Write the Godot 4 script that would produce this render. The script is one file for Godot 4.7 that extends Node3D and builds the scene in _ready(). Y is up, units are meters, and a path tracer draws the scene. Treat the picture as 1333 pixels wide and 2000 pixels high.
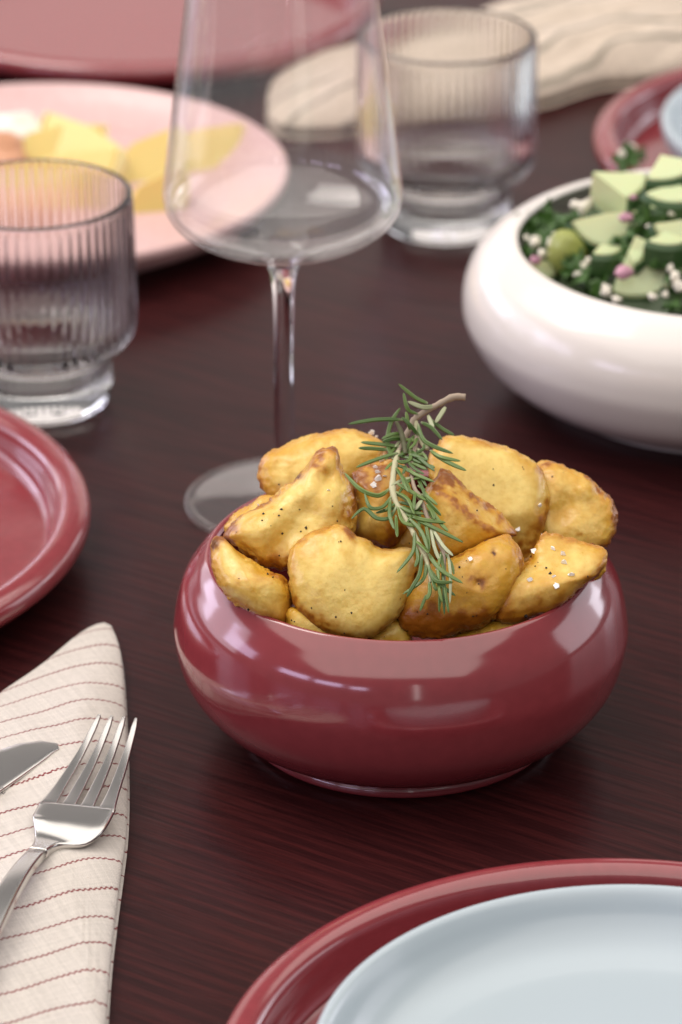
extends Node3D
# A small glazed bowl of roast potato wedges on a dark wooden table, laid with glasses, plates, napkins and cutlery.

var used := {}
var M := {}
var view_right := Vector3(1, 0, 0)
var view_up := Vector3(0, 0.901077, -0.433659)
var view_back := Vector3(0, 0.433659, 0.901077)

# ---------------------------------------------------------------- helpers
func numbered(called: String) -> String:
	var n: int = used.get(called, 0)
	used[called] = n + 1
	return called if n == 0 else "%s_%03d" % [called, n]

func tag(o: Node3D, label: String, category: String, group := "") -> Node3D:
	o.set_meta("label", label)
	o.set_meta("category", category)
	if group:
		o.set_meta("group", group)
	return o

func thing(called: String, label: String, category: String, where := Vector3.ZERO, group := "") -> Node3D:
	var o := Node3D.new()
	o.name = numbered(called)
	add_child(o)
	o.position = where
	tag(o, label, category, group)
	return o

func obj(called: String, mesh: Mesh, material: Material, parent: Node = null) -> MeshInstance3D:
	var o := MeshInstance3D.new()
	o.mesh = mesh
	o.material_override = material
	if parent == null:
		o.name = numbered(called)
		add_child(o)
	else:
		var k := 0
		var n := called
		while parent.has_node(n):
			k += 1
			n = "%s_%03d" % [called, k]
		o.name = n
		parent.add_child(o)
	return o

func curve(p: PackedVector2Array, steps: int, closed := false) -> PackedVector2Array:
	var out := PackedVector2Array()
	var n := p.size()
	for i in (n if closed else n - 1):
		var a: Vector2 = p[(i - 1 + n) % n] if closed else p[maxi(i - 1, 0)]
		var b: Vector2 = p[i]
		var c: Vector2 = p[(i + 1) % n]
		var d: Vector2 = p[(i + 2) % n] if closed else p[mini(i + 2, n - 1)]
		for k in steps:
			out.append(b.cubic_interpolate(c, a, d, float(k) / steps))
	if not closed:
		out.append(p[n - 1])
	return out

func curve3(p: PackedVector3Array, steps: int) -> PackedVector3Array:
	var out := PackedVector3Array()
	var n := p.size()
	for i in n - 1:
		for k in steps:
			out.append(p[i].cubic_interpolate(p[i + 1], p[maxi(i - 1, 0)], p[mini(i + 2, n - 1)], float(k) / steps))
	out.append(p[n - 1])
	return out

# Triangles given with outward normals by the right-hand rule; written clockwise for the engine.
func build(v: PackedVector3Array, tris: PackedInt32Array, uv := PackedVector2Array(), col := PackedColorArray(), flat := false) -> ArrayMesh:
	if flat:
		var v2 := PackedVector3Array()
		var c2 := PackedColorArray()
		var u2 := PackedVector2Array()
		var t2 := PackedInt32Array()
		for k in tris.size():
			v2.append(v[tris[k]])
			t2.append(k)
			if col.size():
				c2.append(col[tris[k]])
			if uv.size():
				u2.append(uv[tris[k]])
		v = v2; tris = t2; col = c2; uv = u2
	var nor := PackedVector3Array()
	nor.resize(v.size())
	var idx := PackedInt32Array()
	idx.resize(tris.size())
	for t in range(0, tris.size(), 3):
		var a := tris[t]
		var b := tris[t + 1]
		var c := tris[t + 2]
		var n := (v[b] - v[a]).cross(v[c] - v[a])
		nor[a] += n
		nor[b] += n
		nor[c] += n
		idx[t] = a
		idx[t + 1] = c
		idx[t + 2] = b
	for k in nor.size():
		nor[k] = nor[k].normalized() if nor[k].length_squared() > 1e-24 else Vector3.UP
	var arr := []
	arr.resize(Mesh.ARRAY_MAX)
	arr[Mesh.ARRAY_VERTEX] = v
	arr[Mesh.ARRAY_NORMAL] = nor
	arr[Mesh.ARRAY_INDEX] = idx
	if uv.size():
		arr[Mesh.ARRAY_TEX_UV] = uv
	if col.size():
		arr[Mesh.ARRAY_COLOR] = col
	var m := ArrayMesh.new()
	m.add_surface_from_arrays(Mesh.PRIMITIVE_TRIANGLES, arr)
	return m

# Rows of equal length, closed round; merges coincident poles and the seam so normals stay smooth.
func skin(rows: int, cols: int, v: PackedVector3Array, uv := PackedVector2Array(), col := PackedColorArray()) -> ArrayMesh:
	var t := PackedInt32Array()
	for i in rows - 1:
		for j in cols:
			var a := i * cols + j
			var b := (i + 1) * cols + j
			var c := (i + 1) * cols + (j + 1) % cols
			var d := i * cols + (j + 1) % cols
			if v[a].distance_squared_to(v[d]) > 1e-14:
				t.append_array(PackedInt32Array([a, c, d]))
			if v[b].distance_squared_to(v[c]) > 1e-14:
				t.append_array(PackedInt32Array([a, b, c]))
	return build(v, t, uv, col)

# Profile (radius, height) from the bottom centre outwards, up, and back down inside.
func lathe(p: PackedVector2Array, segs: int, ribs := 0, depth := PackedFloat32Array()) -> ArrayMesh:
	var v := PackedVector3Array()
	for i in p.size():
		for j in segs:
			var a := TAU * j / segs
			var r := p[i].x
			if ribs > 0 and depth[i] > 0.0:
				r += depth[i] * (absf(cos(a * ribs * 0.5)) - 0.6)
			v.append(Vector3(r * cos(a), p[i].y, r * sin(a)))
	return skin(p.size(), segs, v)

func tube(path: PackedVector3Array, radii: PackedFloat32Array, sides := 8, flatten := 1.0, up := Vector3.UP, tint: Variant = null) -> ArrayMesh:
	var v := PackedVector3Array()
	var col := PackedColorArray()
	var n := path.size()
	for i in range(-1, n + 1):
		var k := clampi(i, 0, n - 1)
		var dir := (path[mini(k + 1, n - 1)] - path[maxi(k - 1, 0)]).normalized()
		var side := dir.cross(up).normalized()
		var top := side.cross(dir).normalized()
		var r := 0.0 if i < 0 or i == n else radii[k]
		for j in sides:
			var a := TAU * j / sides
			v.append(path[k] + side * (r * cos(a)) + top * (r * flatten * sin(a)))
			if tint != null:
				col.append(tint[0] if sin(a) > -0.3 else tint[1])
	return orient(skin(n + 2, sides, v, PackedVector2Array(), col), v, n + 2, sides, col)

func orient(m: ArrayMesh, v: PackedVector3Array, rows: int, cols: int, col: PackedColorArray) -> ArrayMesh:
	# turn inside-out skins round
	var vol := 0.0
	for i in rows - 1:
		for j in cols:
			var a := v[i * cols + j]
			var b := v[(i + 1) * cols + j]
			var c := v[(i + 1) * cols + (j + 1) % cols]
			var d := v[i * cols + (j + 1) % cols]
			vol += (a - v[0]).dot((b - v[0]).cross(c - v[0])) + (a - v[0]).dot((c - v[0]).cross(d - v[0]))
	if vol >= 0.0:
		return m
	var w := PackedVector3Array()
	var k := PackedColorArray()
	for i in rows:
		for j in cols:
			w.append(v[i * cols + (cols - j) % cols])
			if col.size():
				k.append(col[i * cols + (cols - j) % cols])
	return skin(rows, cols, w, PackedVector2Array(), k)

# A bar of rounded-rectangle section along a path; half widths and half thicknesses per point.
func bar(path: PackedVector3Array, half: PackedFloat32Array, thick: PackedFloat32Array, side: Vector3) -> ArrayMesh:
	var v := PackedVector3Array()
	var n := path.size()
	var ring := PackedVector2Array()
	for j in 20:
		var a := TAU * j / 20.0
		ring.append(Vector2(signf(cos(a)) * pow(absf(cos(a)), 0.35), signf(sin(a)) * pow(absf(sin(a)), 0.5)))
	for i in range(-1, n + 1):
		var k := clampi(i, 0, n - 1)
		var dir := (path[mini(k + 1, n - 1)] - path[maxi(k - 1, 0)]).normalized()
		var s := (side - dir * side.dot(dir)).normalized()
		var top := s.cross(dir).normalized()
		var z := 0.0 if i < 0 or i == n else 1.0
		for q in ring:
			v.append(path[k] + s * (q.x * half[k] * z) + top * (q.y * thick[k] * z))
	return orient(skin(n + 2, 20, v), v, n + 2, 20, PackedColorArray())

func mat(color: Color, rough: float, metal := 0.0, spec := 0.5) -> StandardMaterial3D:
	var m := StandardMaterial3D.new()
	m.albedo_color = color.linear_to_srgb()
	m.roughness = rough
	m.metallic = metal
	m.metallic_specular = spec
	return m

func noise_tex(seed_value: int, freq: float, kind: int, octaves: int, size := 512, ramp: Gradient = null) -> NoiseTexture2D:
	var n := FastNoiseLite.new()
	n.seed = seed_value
	n.noise_type = kind
	n.frequency = freq
	n.fractal_octaves = octaves
	n.fractal_type = FastNoiseLite.FRACTAL_FBM
	var t := NoiseTexture2D.new()
	t.width = size
	t.height = size
	t.seamless = true
	t.noise = n
	if ramp:
		t.color_ramp = ramp
	return t

func ramp(points: Array) -> Gradient:
	var g := Gradient.new()
	var at := PackedFloat32Array()
	var col := PackedColorArray()
	for p in points:
		at.append(p[0])
		col.append(p[1])
	g.offsets = at
	g.colors = col
	return g

func noise(seed_value: int, freq: float, octaves := 3) -> FastNoiseLite:
	var n := FastNoiseLite.new()
	n.seed = seed_value
	n.frequency = freq
	n.fractal_octaves = octaves
	n.noise_type = FastNoiseLite.TYPE_SIMPLEX_SMOOTH
	return n

func lamp(called: String, where: Vector3, aim: Vector3, size: Vector2, radiance: float, tint: Color) -> void:
	var l := AreaLight3D.new()
	l.name = called
	add_child(l)
	l.position = where
	l.look_at_from_position(where, aim, Vector3.UP if absf((aim - where).normalized().y) < 0.95 else Vector3.FORWARD)
	l.area_size = size
	l.area_normalize_energy = false
	l.light_energy = radiance
	l.light_color = tint
	l.area_range = 12.0
	l.shadow_enabled = true

# ---------------------------------------------------------------- materials
func make_materials() -> void:
	M.red = glaze(Color(0.245, 0.037, 0.045), 0.12)
	M.red.metallic_specular = 0.74
	M.blue = glaze(Color(0.40, 0.465, 0.505), 0.22)
	M.cream = glaze(Color(0.74, 0.69, 0.65), 0.14)
	M.pink = glaze(Color(0.66, 0.44, 0.43), 0.28)
	M.blue.albedo_texture = null
	M.blue.heightmap_enabled = false
	M.cream.albedo_texture = null
	M.cream.heightmap_enabled = false
	var g := StandardMaterial3D.new()
	g.albedo_color = Color(1, 1, 1, 0.0)
	g.transparency = BaseMaterial3D.TRANSPARENCY_ALPHA
	g.refraction_enabled = true
	g.refraction_scale = 0.05
	g.roughness = 0.0
	g.metallic_specular = 0.5
	M.glass = g
	var pane := StandardMaterial3D.new()
	pane.albedo_color = Color(1, 1, 1, 0.02)
	pane.transparency = BaseMaterial3D.TRANSPARENCY_ALPHA
	pane.roughness = 0.0
	pane.metallic_specular = 0.5
	M.thin_glass = pane
	M.steel = mat(Color(0.66, 0.64, 0.62), 0.16, 1.0)
	M.steel.roughness = 0.22
	# wood
	var w := mat(Color(1, 1, 1), 0.33, 0.0, 0.285)
	w.albedo_texture = noise_tex(11, 0.010, FastNoiseLite.TYPE_SIMPLEX, 6, 1024, ramp([
		[0.0, Color(0.023, 0.0052, 0.0060).linear_to_srgb()], [0.4, Color(0.032, 0.0070, 0.0078).linear_to_srgb()],
		[0.6, Color(0.043, 0.0088, 0.0094).linear_to_srgb()], [1.0, Color(0.055, 0.0110, 0.0112).linear_to_srgb()]]))
	w.detail_enabled = true
	w.detail_blend_mode = BaseMaterial3D.BLEND_MODE_MUL
	w.detail_albedo = noise_tex(23, 0.012, FastNoiseLite.TYPE_SIMPLEX, 5, 1024, ramp([[0.0, Color(0.74, 0.72, 0.72)], [0.5, Color(0.92, 0.91, 0.91)], [1.0, Color(1, 1, 1)]]))
	w.detail_uv_layer = BaseMaterial3D.DETAIL_UV_2
	w.uv1_triplanar = true
	w.uv1_scale = Vector3(1.1, 1, 21.0)
	w.uv2_triplanar = true
	w.uv2_scale = Vector3(2.9, 1, 95.0)
	w.heightmap_enabled = true
	w.heightmap_texture = noise_tex(31, 0.02, FastNoiseLite.TYPE_SIMPLEX, 4, 512)
	w.heightmap_scale = 0.004
	w.roughness_texture = noise_tex(32, 0.02, FastNoiseLite.TYPE_SIMPLEX, 4, 512, ramp([[0.0, Color(0.9, 0.9, 0.9)], [1.0, Color(1, 1, 1)]]))
	M.wood = w
	# roast potato: colour by vertex, mottled and wrinkled by texture
	var p := mat(Color(1, 1, 1), 0.42, 0.0, 0.42)
	p.vertex_color_use_as_albedo = true
	p.albedo_texture = noise_tex(41, 0.016, FastNoiseLite.TYPE_SIMPLEX, 5, 512, ramp([[0.0, Color(0.93, 0.89, 0.78)], [0.45, Color(0.98, 0.97, 0.93)], [1.0, Color(1, 1, 1)]]))
	p.uv1_triplanar = true
	p.uv1_scale = Vector3(32, 32, 32)
	p.heightmap_enabled = true
	p.heightmap_texture = noise_tex(42, 0.022, FastNoiseLite.TYPE_SIMPLEX, 5, 512)
	p.heightmap_scale = 0.013
	p.roughness_texture = noise_tex(43, 0.02, FastNoiseLite.TYPE_SIMPLEX, 4, 512, ramp([[0.0, Color(0.55, 0.55, 0.55)], [1.0, Color(1, 1, 1)]]))
	p.roughness = 0.42
	p.clearcoat_enabled = true
	p.clearcoat = 0.12
	p.clearcoat_roughness = 0.22
	p.subsurf_scatter_enabled = true
	p.subsurf_scatter_strength = 0.06
	M.potato = p
	M.pepper = mat(Color(0.018, 0.011, 0.008), 0.7)
	M.salt = mat(Color(0.95, 0.93, 0.91), 0.3)
	var leaf := mat(Color(1, 1, 1), 0.42)
	leaf.vertex_color_use_as_albedo = true
	M.leaf = leaf
	M.twig = mat(Color(0.33, 0.255, 0.19), 0.7)
	M.pale_twig = mat(Color(0.44, 0.42, 0.26), 0.65)
	M.flesh = mat(Color(0.53, 0.59, 0.33), 0.3)
	M.flesh.subsurf_scatter_enabled = true
	M.flesh.subsurf_scatter_strength = 0.15
	M.skin = mat(Color(0.030, 0.075, 0.018), 0.35)
	M.feta = mat(Color(0.76, 0.71, 0.60), 0.6)
	M.onion = mat(Color(0.50, 0.25, 0.33), 0.35)
	M.olive = mat(Color(0.30, 0.33, 0.08), 0.3)
	M.lemon = mat(Color(0.68, 0.52, 0.17), 0.35)
	M.lemon.subsurf_scatter_enabled = true
	M.lemon.subsurf_scatter_strength = 0.15
	M.pith = mat(Color(0.82, 0.72, 0.36), 0.5)
	M.salmon = mat(Color(0.55, 0.27, 0.15), 0.35)
	M.cheese = mat(Color(0.82, 0.74, 0.66), 0.5)
	M.leaf_dark = mat(Color(0.085, 0.085, 0.035), 0.6)
	M.skin_soft = mat(Color(0.030, 0.060, 0.014), 0.5)
	M.herb = mat(Color(0.048, 0.115, 0.020), 0.4)
	M.weave = ImageTexture.create_from_image(weave_image())
	M.red_stripe = cloth_material(stripe_image(Color(0.815, 0.785, 0.755), Color(0.48, 0.15, 0.17), 4, 7.5, 4.5, 8), 0.02)
	M.grey_stripe = cloth_material(stripe_image(Color(0.80, 0.74, 0.675), Color(0.54, 0.51, 0.46), 6, 12.0, 0.0, 9), 0.03)

func glaze(color: Color, rough: float) -> StandardMaterial3D:
	var m := mat(color, rough)
	m.uv1_triplanar = true
	m.uv1_scale = Vector3(9, 9, 9)
	if not M.has("glaze_map"):
		M.glaze_map = noise_tex(61, 0.03, FastNoiseLite.TYPE_SIMPLEX, 5, 512, ramp([[0.0, Color(0.93, 0.92, 0.92)], [1.0, Color(1, 1, 1)]]))
		M.glaze_bump = noise_tex(62, 0.006, FastNoiseLite.TYPE_SIMPLEX, 3, 512)
	m.albedo_texture = M.glaze_map
	m.heightmap_enabled = true
	m.heightmap_texture = M.glaze_bump
	m.heightmap_scale = 0.004
	return m

func cloth_material(image: Image, bump: float) -> StandardMaterial3D:
	var m := mat(Color(1, 1, 1), 0.9, 0.0, 0.25)
	m.albedo_texture = ImageTexture.create_from_image(image)
	m.heightmap_enabled = true
	m.heightmap_texture = M.weave
	m.heightmap_scale = bump
	m.rim_enabled = true
	m.rim = 0.25
	return m

# ---------------------------------------------------------------- roast potato wedges
func radius_table(shape: PackedVector2Array, steps: int) -> PackedFloat32Array:
	var out := PackedFloat32Array()
	for k in steps:
		var d := Vector2.from_angle(TAU * k / steps)
		var best := 0.0
		for i in shape.size():
			var a := shape[i]
			var e := shape[(i + 1) % shape.size()] - a
			var den := d.cross(e)
			if absf(den) > 1e-12:
				var t := a.cross(e) / den
				var s := a.cross(d) / den
				if t > best and s >= -1e-6 and s <= 1.0 + 1e-6:
					best = t
		out.append(best)
	return out

func face_height(q: Vector2, s: float, spec: Dictionary) -> float:
	var n: float = spec.get("n", 2.6)
	var e := pow(maxf(1.0 - pow(minf(s, 1.0), n), 0.0), 1.0 / n)
	var z: float = spec.front
	if spec.has("planes"):
		var k := 0.0005
		var sum := exp(-z / k)
		for p in spec.planes:
			sum += exp(-(p[0] + p[1] * q.x + p[2] * q.y) / k)
		z = maxf(-k * log(sum), 0.001)
	z *= e
	for d in spec.get("dents", []):
		z -= d[3] * exp(-(Vector2((q.x - d[0]), (q.y - d[1])).length_squared()) / (d[2] * d[2]))
	return z

func potato(label: String, where: Vector3, outline: PackedVector2Array, spec: Dictionary) -> MeshInstance3D:
	var A := 180
	var KF := 66
	var KB := 26
	var sd: int = spec.get("seed", 1)
	var lump := noise(sd, 55.0, 3)
	var fine := noise(sd + 50, 230.0, 4)
	var hue := noise(sd + 90, 70.0, 4)
	var crust := noise(sd + 130, 160.0, 4)
	var tone: float = spec.get("tone", 0.3)
	var edge: float = spec.get("edge", 0.6)
	var low: float = spec.get("low", 0.3)
	var n: float = spec.get("n", 2.6)
	var shape := curve(outline, 8, true)
	var R := radius_table(shape, A)
	for k in A:
		var d := Vector2.from_angle(TAU * k / A) * R[k]
		R[k] *= 1.0 + 0.010 * crust.get_noise_2d(d.x * 2.0, d.y * 2.0) + 0.010 * fine.get_noise_2d(d.x, d.y)
	spec.table = R
	var vmin := 1.0
	var vmax := -1.0
	for q in shape:
		vmin = minf(vmin, q.y)
		vmax = maxf(vmax, q.y)
	var tilt: Vector2 = spec.get("tilt", Vector2.ZERO)
	var v := PackedVector3Array()
	var col := PackedColorArray()
	var pale := Color(0.75, 0.560, 0.175)
	var gold := Color(0.58, 0.325, 0.038)
	var amber := Color(0.50, 0.225, 0.022)
	var brown := Color(0.26, 0.078, 0.010)
	var dark := Color(0.055, 0.020, 0.008)
	for k in KF + KB + 1:
		var s: float
		var front := k <= KF
		var e: float
		if front:
			var psi := PI / 2 * pow(float(k) / KF, n * 0.5)
			s = pow(sin(psi), 2.0 / n)
			e = pow(maxf(cos(psi), 0.0), 2.0 / n)
		else:
			var psi2 := PI / 2 * (1.0 - float(k - KF) / KB)
			s = sin(psi2)
			e = cos(psi2)
		for j in A:
			var d := Vector2.from_angle(TAU * j / A)
			var q := d * (R[j] * s)
			var z: float = face_height(q, s, spec) if front else -spec.back * e
			var l: float = lump.get_noise_3d(q.x, q.y, z) * 0.0012 * spec.get("lumpy", 1.0)
			var rough: float = lerpf(0.22, 1.0, smoothstep(0.72, 1.0, s)) * spec.get("crisp", 1.0)
			var f := fine.get_noise_3d(q.x, q.y, z)
			l += f * 0.00045 * rough - absf(crust.get_noise_3d(q.x, q.y, z)) * 0.0008 * rough
			l += smoothstep(0.86, 1.0, s) * (0.0006 * fine.get_noise_3d(q.x * 1.7, q.y * 1.7, z) + 0.0006 * crust.get_noise_3d(q.y * 2.0, q.x * 2.0, z)) * spec.get("flake", 1.0)
			var out := Vector3(d.x * pow(s, 4.0), d.y * pow(s, 4.0), e if front else -e).normalized()
			var p := Vector3(q.x, q.y, z) + out * l
			p.z += tilt.x * q.x + tilt.y * q.y
			v.append(p)
			# the colour of the crust; on the eyed wedge, low includes painted shade
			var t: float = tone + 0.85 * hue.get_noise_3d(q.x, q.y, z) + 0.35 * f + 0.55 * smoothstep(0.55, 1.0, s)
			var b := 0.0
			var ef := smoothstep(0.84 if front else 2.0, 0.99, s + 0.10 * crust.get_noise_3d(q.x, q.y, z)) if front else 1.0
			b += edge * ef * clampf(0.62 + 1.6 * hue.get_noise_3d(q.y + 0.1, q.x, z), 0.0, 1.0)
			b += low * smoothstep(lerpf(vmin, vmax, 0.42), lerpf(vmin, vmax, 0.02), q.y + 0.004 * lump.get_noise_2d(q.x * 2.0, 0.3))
			if spec.has("planes") and front:
				var all := [spec.front]
				for g in spec.planes:
					all.append(g[0] + g[1] * q.x + g[2] * q.y)
				all.sort()
				b += spec.get("crease", 0.6) * (1.0 - smoothstep(0.0002, 0.0034, all[1] - all[0] + 0.002 * f)) * clampf(0.75 + crust.get_noise_3d(q.x, q.y, z), 0.0, 1.0)
			var dk := 0.0
			for spot in spec.get("spots", []):
				var wide: float = spot[2] * (1.0 if spot[3] > 1.0 else 1.4)
				var off := Vector2(q.x - spot[0] + 0.0022 * crust.get_noise_2d(q.x, q.y), q.y - spot[1] + 0.0022 * crust.get_noise_2d(q.y + 0.3, q.x))
				var g2 := exp(-off.length_squared() / (wide * wide)) * (1.0 + 0.8 * f + 0.7 * hue.get_noise_2d(q.x * 3.0, q.y * 3.0))
				if spot[3] > 1.0:
					dk = maxf(dk, clampf(g2 * (spot[3] - 1.0) * 1.6, 0.0, 1.0))
					b += g2 * 0.8
				else:
					b += g2 * spot[3] * 0.85
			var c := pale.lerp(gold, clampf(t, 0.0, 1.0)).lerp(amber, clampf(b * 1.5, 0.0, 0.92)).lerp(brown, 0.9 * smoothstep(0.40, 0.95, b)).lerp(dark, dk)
			c.a = 1.0
			col.append(c)
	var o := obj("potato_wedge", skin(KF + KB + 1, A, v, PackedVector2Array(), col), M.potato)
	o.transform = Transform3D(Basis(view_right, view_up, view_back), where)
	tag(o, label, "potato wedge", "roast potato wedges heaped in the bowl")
	# cracked pepper sticking to the face
	var rng := RandomNumberGenerator.new()
	rng.seed = sd * 7 + 3
	var pv := PackedVector3Array()
	var pt := PackedInt32Array()
	for k in int(spec.get("pepper", 7)):
		var ang := rng.randf() * TAU
		var s2 := sqrt(rng.randf()) * 0.86
		var q2 := Vector2.from_angle(ang) * (R[int(ang / TAU * A) % A] * s2)
		grain(pv, pt, on_face(q2, spec), rng.randf_range(0.00022, 0.00042) * (1.7 if rng.randf() < 0.18 else 1.0), rng)
	if pv.size():
		var pp := obj("pepper_specks", build(pv, pt, PackedVector2Array(), PackedColorArray(), true), M.pepper, o)
		pp.set_meta("kind", "stuff")
	return o

func on_face(q: Vector2, spec: Dictionary) -> Vector3:
	var R: PackedFloat32Array = spec.table
	var k := int(fposmod(q.angle(), TAU) / TAU * R.size()) % R.size()
	var tilt: Vector2 = spec.get("tilt", Vector2.ZERO)
	return Vector3(q.x, q.y, face_height(q, q.length() / maxf(R[k], 1e-5), spec) + tilt.x * q.x + tilt.y * q.y)

func grain(v: PackedVector3Array, t: PackedInt32Array, at: Vector3, r: float, rng: RandomNumberGenerator) -> void:
	var k := v.size()
	for d in [Vector3(1, 0, 0), Vector3(-1, 0, 0), Vector3(0, 1, 0), Vector3(0, -1, 0), Vector3(0, 0, 1), Vector3(0, 0, -1)]:
		v.append(at + d * r * rng.randf_range(0.6, 1.4))
	for f in [[0, 2, 4], [2, 1, 4], [1, 3, 4], [3, 0, 4], [2, 0, 5], [1, 2, 5], [3, 1, 5], [0, 3, 5]]:
		t.append_array(PackedInt32Array([k + f[0], k + f[1], k + f[2]]))

func salt(label: String, on: MeshInstance3D, q: Vector2, spec: Dictionary, size: float, seed_value: int) -> void:
	var rng := RandomNumberGenerator.new()
	rng.seed = seed_value
	var v := PackedVector3Array()
	var t := PackedInt32Array()
	var n := 5
	for side in 2:
		for k in n:
			var a := TAU * k / n + rng.randf_range(-0.4, 0.4)
			v.append(Vector3(cos(a) * size * rng.randf_range(0.5, 1.1), sin(a) * size * rng.randf_range(0.5, 1.1), (side - 0.5) * size * 0.22 + rng.randf_range(-0.12, 0.12) * size))
	for k in n:
		var m := (k + 1) % n
		t.append_array(PackedInt32Array([k, m, n + m, k, n + m, n + k]))
		if k > 0 and k < n - 1:
			t.append_array(PackedInt32Array([0, k + 1, k, n, n + k, n + k + 1]))
	var o := obj("salt_flake", build(v, t, PackedVector2Array(), PackedColorArray(), true), M.salt)
	o.position = on.transform * (on_face(q, spec) + Vector3(0, 0, 0.0004))
	o.rotation = Vector3(rng.randf_range(-0.9, 0.3), rng.randf_range(-0.6, 0.6), rng.randf() * TAU)
	tag(o, label, "salt flake", "salt flakes: " + label)

# ---------------------------------------------------------------- tableware
func plate_profile(k: float) -> PackedVector2Array:
	var p := curve(PackedVector2Array([Vector2(0, 0.003), Vector2(0.070, 0.003), Vector2(0.074, 0.0002), Vector2(0.079, 0.0002), Vector2(0.083, 0.003), Vector2(0.104, 0.0042), Vector2(0.117, 0.0085), Vector2(0.1238, 0.0140),
		Vector2(0.1250, 0.0180), Vector2(0.1238, 0.0213), Vector2(0.1205, 0.0232), Vector2(0.1165, 0.0232), Vector2(0.1138, 0.0212), Vector2(0.1126, 0.0175), Vector2(0.1118, 0.0125), Vector2(0.1095, 0.0088), Vector2(0.1040, 0.0070), Vector2(0.060, 0.0066), Vector2(0, 0.0066)]), 6)
	for i in p.size():
		p[i].x *= k
	return p

func plate(called: String, label: String, where: Vector3, profile: PackedVector2Array, material: Material, group := "") -> void:
	var t := thing(called, label, "plate", where, group)
	obj("body", lathe(profile, 160), material, t)

func tumbler(label: String, where: Vector3) -> Node3D:
	var t := thing("ribbed_tumbler", label, "drinking glass", where, "ribbed step-footed tumblers")
	var low := curve(PackedVector2Array([Vector2(0, 0.0006), Vector2(0.024, 0.0006), Vector2(0.0278, 0.0012), Vector2(0.0300, 0.0040), Vector2(0.0306, 0.0085), Vector2(0.0306, 0.0150), Vector2(0.0306, 0.0215), Vector2(0.0309, 0.0232)]), 6)
	var wall := curve(PackedVector2Array([Vector2(0.0309, 0.0232), Vector2(0.0330, 0.0250), Vector2(0.0378, 0.0290), Vector2(0.0408, 0.0345), Vector2(0.0418, 0.0420), Vector2(0.0418, 0.0560), Vector2(0.0415, 0.0760), Vector2(0.0412, 0.0915),
		Vector2(0.0408, 0.0936), Vector2(0.0398, 0.0942), Vector2(0.0389, 0.0935), Vector2(0.0387, 0.0915), Vector2(0.0387, 0.0700), Vector2(0.0387, 0.0440), Vector2(0.0378, 0.0365), Vector2(0.0348, 0.0318), Vector2(0.0302, 0.0278), Vector2(0.0280, 0.0250)]), 6)
	var inside := curve(PackedVector2Array([Vector2(0.0280, 0.0250), Vector2(0.0276, 0.0220), Vector2(0.0274, 0.0165), Vector2(0.0264, 0.0142), Vector2(0.0235, 0.0132), Vector2(0.012, 0.0130), Vector2(0, 0.0130)]), 6)
	var d := PackedFloat32Array()
	for p in wall:
		d.append(0.0007 * smoothstep(0.0232, 0.027, p.y) * (1.0 - smoothstep(0.0895, 0.0925, p.y)) * (1.0 if p.x > 0.0395 or p.y < 0.03 else 0.0))
	var outer_end := 0
	for i in wall.size():
		if wall[i].y > 0.0935 and outer_end == 0:
			outer_end = i
	for i in wall.size():
		if i > outer_end:
			d[i] = 0.0
	obj("cup", lathe(wall, 504, 63, d), M.glass, t)
	var foot := obj("foot", null, M.glass, t)
	var dl := PackedFloat32Array()
	for p in low:
		dl.append(0.0006 * smoothstep(0.0085, 0.0105, p.y) * (1.0 - smoothstep(0.0205, 0.0228, p.y)))
	var st := SurfaceTool.new()
	st.append_from(lathe(low, 504, 63, dl), 0, Transform3D())
	st.append_from(lathe(inside, 504), 0, Transform3D())
	foot.mesh = st.commit()
	return t

func wine_glass(label: String, where: Vector3) -> Node3D:
	var t := thing("wine_glass", label, "wine glass", where, "stemmed wine glasses")
	var foot := curve(PackedVector2Array([Vector2(0, 0.0010), Vector2(0.030, 0.0006), Vector2(0.0382, 0.0002), Vector2(0.0397, 0.0006), Vector2(0.0402, 0.0016), Vector2(0.0397, 0.0026), Vector2(0.0384, 0.0029), Vector2(0.0365, 0.0026), Vector2(0.030, 0.0030), Vector2(0.018, 0.0040), Vector2(0.009, 0.0058), Vector2(0.0058, 0.0090), Vector2(0.0046, 0.0140)]), 6)
	var stem := curve(PackedVector2Array([Vector2(0.0046, 0.0140), Vector2(0.0041, 0.0220), Vector2(0.0039, 0.045), Vector2(0.0039, 0.070), Vector2(0.0041, 0.0880), Vector2(0.0048, 0.0970), Vector2(0.0062, 0.1035)]), 6)
	var cup := curve(PackedVector2Array([Vector2(0.0062, 0.1035), Vector2(0.0085, 0.1072), Vector2(0.0140, 0.1098), Vector2(0.0240, 0.1125), Vector2(0.0335, 0.1160), Vector2(0.0408, 0.1208), Vector2(0.0448, 0.1262), Vector2(0.0462, 0.1325), Vector2(0.0456, 0.1410), Vector2(0.0432, 0.1600), Vector2(0.0400, 0.1840), Vector2(0.0362, 0.2120), Vector2(0.0340, 0.2270), Vector2(0.0335, 0.2276), Vector2(0.0330, 0.2270),
		Vector2(0.0352, 0.2110), Vector2(0.0390, 0.1840), Vector2(0.0421, 0.1610), Vector2(0.0444, 0.1420), Vector2(0.0449, 0.1330), Vector2(0.0436, 0.1275), Vector2(0.0398, 0.1226), Vector2(0.0328, 0.1183), Vector2(0.0238, 0.1151), Vector2(0.0140, 0.1132), Vector2(0.006, 0.1124), Vector2(0, 0.1122)]), 6)
	obj("foot", lathe(foot, 128), M.thin_glass, t)
	obj("stem", lathe(stem, 64), M.glass, t)
	obj("cup", lathe(cup, 128), M.thin_glass, t)
	return t

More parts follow.
